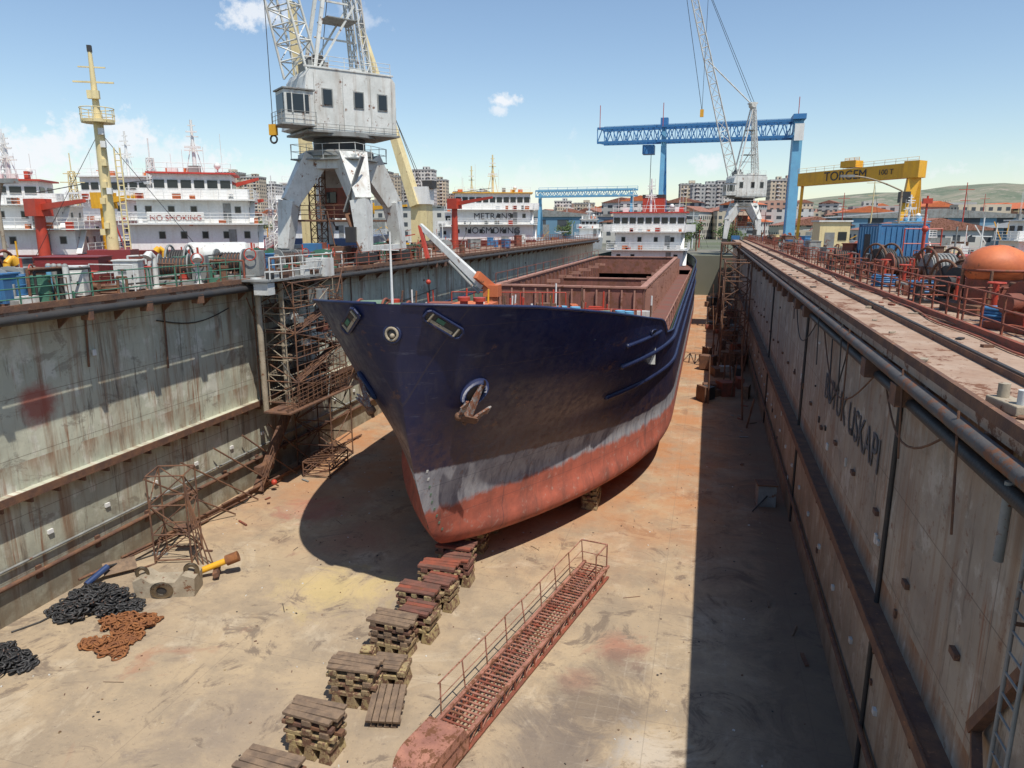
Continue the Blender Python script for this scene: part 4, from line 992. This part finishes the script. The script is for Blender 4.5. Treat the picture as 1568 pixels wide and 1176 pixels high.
def lamp(x,y,z,h=5,d=(-3.6,-.5)):
    mb=MB(T(x,y,z)); mb.tube((0,0,0),(0,0,h),.1,concb,8,.07); pts=[(0,0,h)]
    for i in range(1,9): t=i/8; pts.append((d[0]*t,d[1]*t,h+1.1*math.sin(t*1.5)))
    mb.path(pts,.06,concb); mb.box((d[0]*1.1,d[1]*1.1,h+1.1),(1.0,.4,.18),grey); mb.obj('street_lamp')
lamp(13.6,60.5,zd,5.3); lamp(-29,24,zd,3.5,(.5,0))
mb=MB(T(11.5,45,zd)); mb.tube((0,0,0),(0,0,1.2),.45,white,14,.25); mb.tube((0,0,1.2),(0,0,2.6),.07,redp,8); mb.ball((0,0,2.6),.18,redp); mb.tube((0,0,.4),(0,0,.8),.43,redp,14,.36); mb.obj('marker_buoy')
mb=MB(T(12.2,48,zd)); mb.rail([(-1,0,0),(1,0,0)],redp,2.6,1,.04); mb.tube((0,0,0),(0,0,4.5),.06,redp,8); mb.box((0,0,4.2),(.5,.3,.3),redp); mb.obj('signal_post')
for i in range(60):
    x,y=R(8.2,13.2),R(16,140); k=random.random()
    if abs(y-26.6)<2 and x<10.8: continue
    if k<.2: drum(x,y,zd,random.choice([blue,redp,green,rust]))
    elif k<.5: cabinet(x,y,zd,random.choice([grey,cream,rust,blue,rustred,rustred]),R(.5,1.4),R(.5,1.0),R(.6,1.5),R(0,1))
    elif k<.68: winch(x,y,zd,random.choice([grey,rust,rustred]),R(0,3),R(.7,1))
    elif k<.84: ventpipe(x,y,zd,random.choice([rust,rustred,redp]))
    elif k<.87: reel(x,y,zd,rust,dark,.7,.7,R(0,1))
    else: hose(x,y,zd,rust)
mb=MB(T(4.65,12.3,zd,.2)); mb.box((0,0,.08),(.36,.8,.16),concb); mb.tube((0,-.25,.16),(0,-.25,.38),.09,whiteold); mb.tube((0,.25,.16),(0,.25,.38),.09,concb); mb.obj('roller_fairlead',None,.02)
mb=MB()
for k in range(3):
    pts=[(7.0-.15*k+.12*math.sin(y*.4+k)+.08*math.sin(y*1.1+2*k),y,zd+.05) for y in range(8,100,1)]; mb.path(pts,.03,[dark,rust,rustred][k],5)
for i in range(90):
    x,y=R(4.4,6.8),R(9,90); mb.box((x,y,zd+.03),(R(.04,.2),R(.05,.3),R(.02,.08)),random.choice([rust,dark,concb,rustred]),R(0,3))
mb.obj('deck_hoses')
mb=MB()
for i in range(60):
    x,y=R(0,4),R(58,148); mb.box((x,y,R(.2,.8)),(R(.3,1.5),R(.3,1.8),R(.4,1.8)),random.choice([rust,dark,rustred,grey,wood,rust]),R(0,3))
for i in range(35):
    x,y=R(.5,4),R(50,140); mb.tube((x,y,0),(x+R(-.5,.5),y,R(2,7)),.07,rust,5)
mb.obj('equipment_pile')
mb=MB(T(2.8,75,0)); frame(mb,2.4,6,10.5,6,rust,.07); mb.obj('access_scaffold')
mb=MB(T(2.8,105,0)); frame(mb,2.4,6,11.5,6,rust,.08); mb.box((0,0,11.6),(2.6,6,.2),rust); mb.obj('access_scaffold')

# ------------------------------------------------------------ background buildings
facs=[facade('facade_white',(.62,.60,.55)),facade('facade_cream',(.58,.50,.38)),facade('facade_grey',(.42,.42,.41),roof=(.3,.3,.3)),facade('facade_pink',(.52,.33,.25)),facade('facade_pale',(.68,.66,.62),roof=(.38,.18,.12))]
bl=facade('facade_blue_shed',(.16,.3,.42),roof=(.35,.4,.45),sx=9,sz=8)
mb=MB()
for i in range(1300):
    r_=R(-1.25,.62); Y=R(330,1200); X=r_*Y; rise=max(0,(Y-420))*.02
    w,d_,h=R(9,22),R(9,18),R(6,14)+(R(4,10) if random.random()<.15 else 0)
    m=random.choice(facs); zb=8+rise; rz=R(-.5,.5)
    mb.box((X,Y,zb+h/2-2),(w,d_,h+4),m,rz)
    if random.random()<.55:
        mb.M=T(X,Y,zb+h,rz); mb.extr([(-w/2-.5,-d_/2-.5,.02),(w/2+.5,-d_/2-.5,.02),(0,-d_/2-.5,2.6)],(0,d_+1,0),random.choice([pinkred,orange,pinkred])); mb.M=Matrix()
mb.obj('distant_city')
def tower_block(px_r,Y,w,h,m,n=1):
    mb=MB(T(px_r*Y,Y,8,.15)); mb.box((0,0,h/2),(w,14,h),m); mb.box((0,0,h+.6),(w+.6,14.6,1.2),facs[2]); mb.box((w*.1,0,h+2.4),(w*.3,5,2.6),m)
    k=int(w/8)
    for i in range(k):
        for j in range(int(h/3)): mb.box((-w/2+w/k*(i+.5),-7.5,j*3+2),(2.6,1.2,.9),facs[4])
    mb.obj('apartment_building')
for (r_,Y,w,h,m) in ((-.470,600,14,51,facs[1]),(-.452,640,14,50,facs[1]),(-.425,620,16,44,facs[2]),(-.405,600,18,52,facs[4]),(-.385,640,18,46,facs[1]),(-.73,560,20,50,facs[1]),(-.69,560,16,46,facs[1]),(-.66,600,16,42,facs[4]),
    (-.03,620,16,38,facs[1]),(-.008,600,24,36,facs[2]),(.018,620,18,40,facs[4]),(.078,620,12,40,facs[1]),(.09,640,14,42,facs[3]),(.04,700,16,38,facs[4]),(-.36,700,16,36,facs[3]),(-.34,640,16,32,facs[4]),(-.32,660,16,36,facs[4]),(-.2,700,16,28,facs[4]),(-.17,700,20,26,facs[1])):
    tower_block(r_,Y,w,h,m)
for (x,y,w,d_,h,m) in ((-60,270,50,30,9,bl),(-25,260,26,24,7,facs[0]),(60,240,60,30,8,bl),(110,260,60,30,7,facs[0]),(45,180,24,20,5,facs[0]),(70,170,26,20,5.5,bl),(95,190,30,20,6,facs[1]),(-110,240,50,30,12,facs[0]),(28,230,20,16,6,facs[1])):
    mb=MB(T(x,y,8,.1)); mb.box((0,0,h/2),(w,d_,h),m); mb.extr([(-w/2-.5,-d_/2-.5,h),(w/2+.5,-d_/2-.5,h),(0,-d_/2-.5,h+2.5)],(0,d_+1,0),random.choice([grey,pinkred,whiteold])); mb.box((0,-d_/2-.05,h*.35),(5,.1,h*.7),grey); mb.obj('warehouse')
for i in range(44):
    r_=R(-.6,.55); Y=R(160,330); X=r_*Y
    if -30<X<14 and Y<175: continue
    h=R(8,17); m=random.choice([white,white,redp,cream,grey]); mb=MB(T(X,Y,8)); mb.tube((0,0,0),(0,0,h),.18,m,6,.08); mb.bar((-1.5,0,h*.9),(1.5,0,h*.9),.12,m); mb.bar((-1,0,h*.75),(1,0,h*.75),.1,m); mb.tube((0,0,h*.9),(2.5,0,0),.03,dark,4); mb.obj('ship_mast')
for (x,y,rz,hm,zt) in ((38,95,.2,redp,10),(52,110,.2,white,10.5),(30,120,.1,redp,10),(-30,185,.2,white,11),(-10,195,.1,cyan,11),(64,140,0,blue,11),(84,150,0,redp,11),(46,84,.3,white,9.6)):
    other_ship('cargo_ship',x,y,rz,hm,24,7,zt,[(5,4,2.2,0),(4,3,2.2,.3)],3,mast=4,wing=.6,roofm=random.choice([trim,white,cyan]))
mb=MB()
for (xa,xb) in ((16,110),(-120,-32)):
    for i in range(260):
        x,y=R(xa,xb),R(38,210)
        mb.box((x,y,8+R(.3,1.6)),(R(.4,3.5),R(.4,3),R(.6,4)),random.choice([rust,redp,blue,white,cream,grey,yellow,white,rustred,rust,grey]),R(0,3))
        if i%3==0: mb.tube((x+1,y,8),(x+1,y,8+R(3,7)),.08,random.choice([white,redp,yellow,grey]),5); mb.bar((x,y,8+R(2,5)),(x+R(-3,3),y,8+R(3,7)),.12,random.choice([yellow,redp,grey,white]))
mb.obj('yard_equipment')
mb=MB()
def tree(x,y,z,h,w):
    mb.tube((x,y,z),(x,y,z+h*.6),h*.035,wood,6,h*.015)
    for k in range(5):
        a=R(0,6.28); mb.tube((x,y,z+h*.4),(x+math.cos(a)*w*.35,y+math.sin(a)*w*.35,z+h*.75),h*.012,wood,4)
    cl=[(R(-.35,.35)*w,R(-.35,.35)*w,h*R(.45,.95)) for _ in range(9)]
    vs=[];fs=[]
    for i in range(420):
        c=random.choice(cl); q=Vector((x+c[0]+random.gauss(0,w*.13),y+c[1]+random.gauss(0,w*.13),z+c[2]+random.gauss(0,h*.07)))
        s_=h*.03*R(.6,1.4); u=Vector((R(-1,1),R(-1,1),R(-1,1))).normalized()*s_; v=u.orthogonal().normalized()*s_
        o=len(vs); vs+=[q-u,q+v,q+u,q-v]; fs.append((o,o+1,o+2,o+3))
    mb.add(vs,fs,leafm)
for i in range(12): tree(R(-12,6),R(166,185),8,R(5,8),R(4,6))
for i in range(26): tree(R(20,200),R(230,330),8,R(6,10),R(5,9))
for i in range(14): tree(R(-200,-40),R(250,330),8,R(6,10),R(5,9))
mb.obj('distant_trees')
mb=MB()
vs=[];fs=[];nx,ny=140,14
for j in range(ny+1):
    for i in range(nx+1):
        X=-4500+9000*i/nx; Y=1200+2600*j/ny
        ridge=math.sin(math.pi*min(1,j/ny*1.0))
        base=interp(X/2500,[(-1.6,60),(-.6,40),(-.1,50),(.1,95),(.3,150),(.45,125),(.62,95),(1.8,70)])
        h=8+ridge*base*(.72+.5*mn.noise(Vector((X*.0012,Y*.0012,0)))+.2*mn.noise(Vector((X*.006,Y*.006,3))))-2
        vs.append((X,Y,h))
for j in range(ny):
    for i in range(nx): fs.append((j*(nx+1)+i,j*(nx+1)+i+1,(j+1)*(nx+1)+i+1,(j+1)*(nx+1)+i))
mb.add(vs,fs,hillm,True); mb.obj('hills')

# ------------------------------------------------------------ sun, sky
S=Vector((.345,-.36,1))
sl=D.lights.new('sun','SUN'); sl.energy=5.0; sl.angle=math.radians(.5); sl.color=(1,.94,.84)
so=D.objects.new('sun',sl); scene.collection.objects.link(so); so.rotation_euler=S.to_track_quat('Z','Y').to_euler()
w=D.worlds.new('World'); scene.world=w; w.use_nodes=True; nt=w.node_tree; bg=nt.nodes['Background']
sky=N(nt,'ShaderNodeTexSky'); sky.sky_type='NISHITA'; sky.sun_disc=False
sky.sun_elevation=math.atan2(1,math.hypot(S.x,S.y)); sky.sun_rotation=math.atan2(S.x,S.y); sky.air_density=1.1; sky.dust_density=.3; sky.ozone_density=2.2
tc=N(nt,'ShaderNodeTexCoord'); dirn=N(nt,'ShaderNodeVectorMath',operation='NORMALIZE'); nt.links.new(tc.outputs['Generated'],dirn.inputs[0])
nz=noise(nt,dirn.outputs[0],26,6,.62); nz2=noise(nt,dirn.outputs[0],75,5,.65)
tot=None
for (cx,cy,cz,r_,k) in ((-.294,1.02,.172,.018,.9),(-.30,1.02,.160,.013,.7),(.31,1.165,.076,.018,.8),(0,1.082,.0835,.025,.7),(-.80,.8715,.1255,.042,.85),(-.76,.874,.098,.042,.6),(-.9185,.83,.085,.08,.9),(-.86,.85,.07,.07,.9),(-1.0,.8,.10,.06,.8),(-1.05,.78,.06,.08,.8),(-.6285,.957,.289,.035,.8),(-.5,1.0,.285,.03,.35),(-.72,.9,.06,.07,.8),(-.62,.93,.05,.06,.5),(-.42,1.0,.06,.05,.4),(-.2,1.05,.03,.1,.3),(.5,1.0,.03,.12,.2)):
    c=Vector((cx,cy,cz)).normalized()
    sb=N(nt,'ShaderNodeVectorMath',operation='SUBTRACT'); nt.links.new(dirn.outputs[0],sb.inputs[0]); sb.inputs[1].default_value=c
    ml=N(nt,'ShaderNodeVectorMath',operation='MULTIPLY'); nt.links.new(sb.outputs[0],ml.inputs[0]); ml.inputs[1].default_value=(1/r_,1/r_,2.0/r_)
    ln=N(nt,'ShaderNodeVectorMath',operation='LENGTH'); nt.links.new(ml.outputs[0],ln.inputs[0])
    v=math_(nt,'ADD',ln.outputs['Value'],math_(nt,'ADD',mrange(nt,nz,.3,.7,-.9,.9),mrange(nt,nz2,.3,.7,-.45,.45)))
    f=mrange(nt,v,1.15,.3,0,k)
    tot=f if tot is None else math_(nt,'MAXIMUM',tot,f)
c=mix(nt,tot,sky.outputs[0],(6.6,6.8,7.1))
nt.links.new(c,bg.inputs['Color']); bg.inputs['Strength'].default_value=.14

# ------------------------------------------------------------ camera
cam=D.cameras.new('camera'); co=D.objects.new('camera',cam); scene.collection.objects.link(co)
co.location=(0,0,14); co.rotation_euler=(math.radians(90-12.6),0,math.radians(15.3)); cam.lens=24.95; cam.sensor_width=36; cam.clip_end=12000; cam.clip_start=.1
scene.camera=co
scene.view_settings.view_transform='Standard'; scene.view_settings.look='None'; scene.view_settings.exposure=0
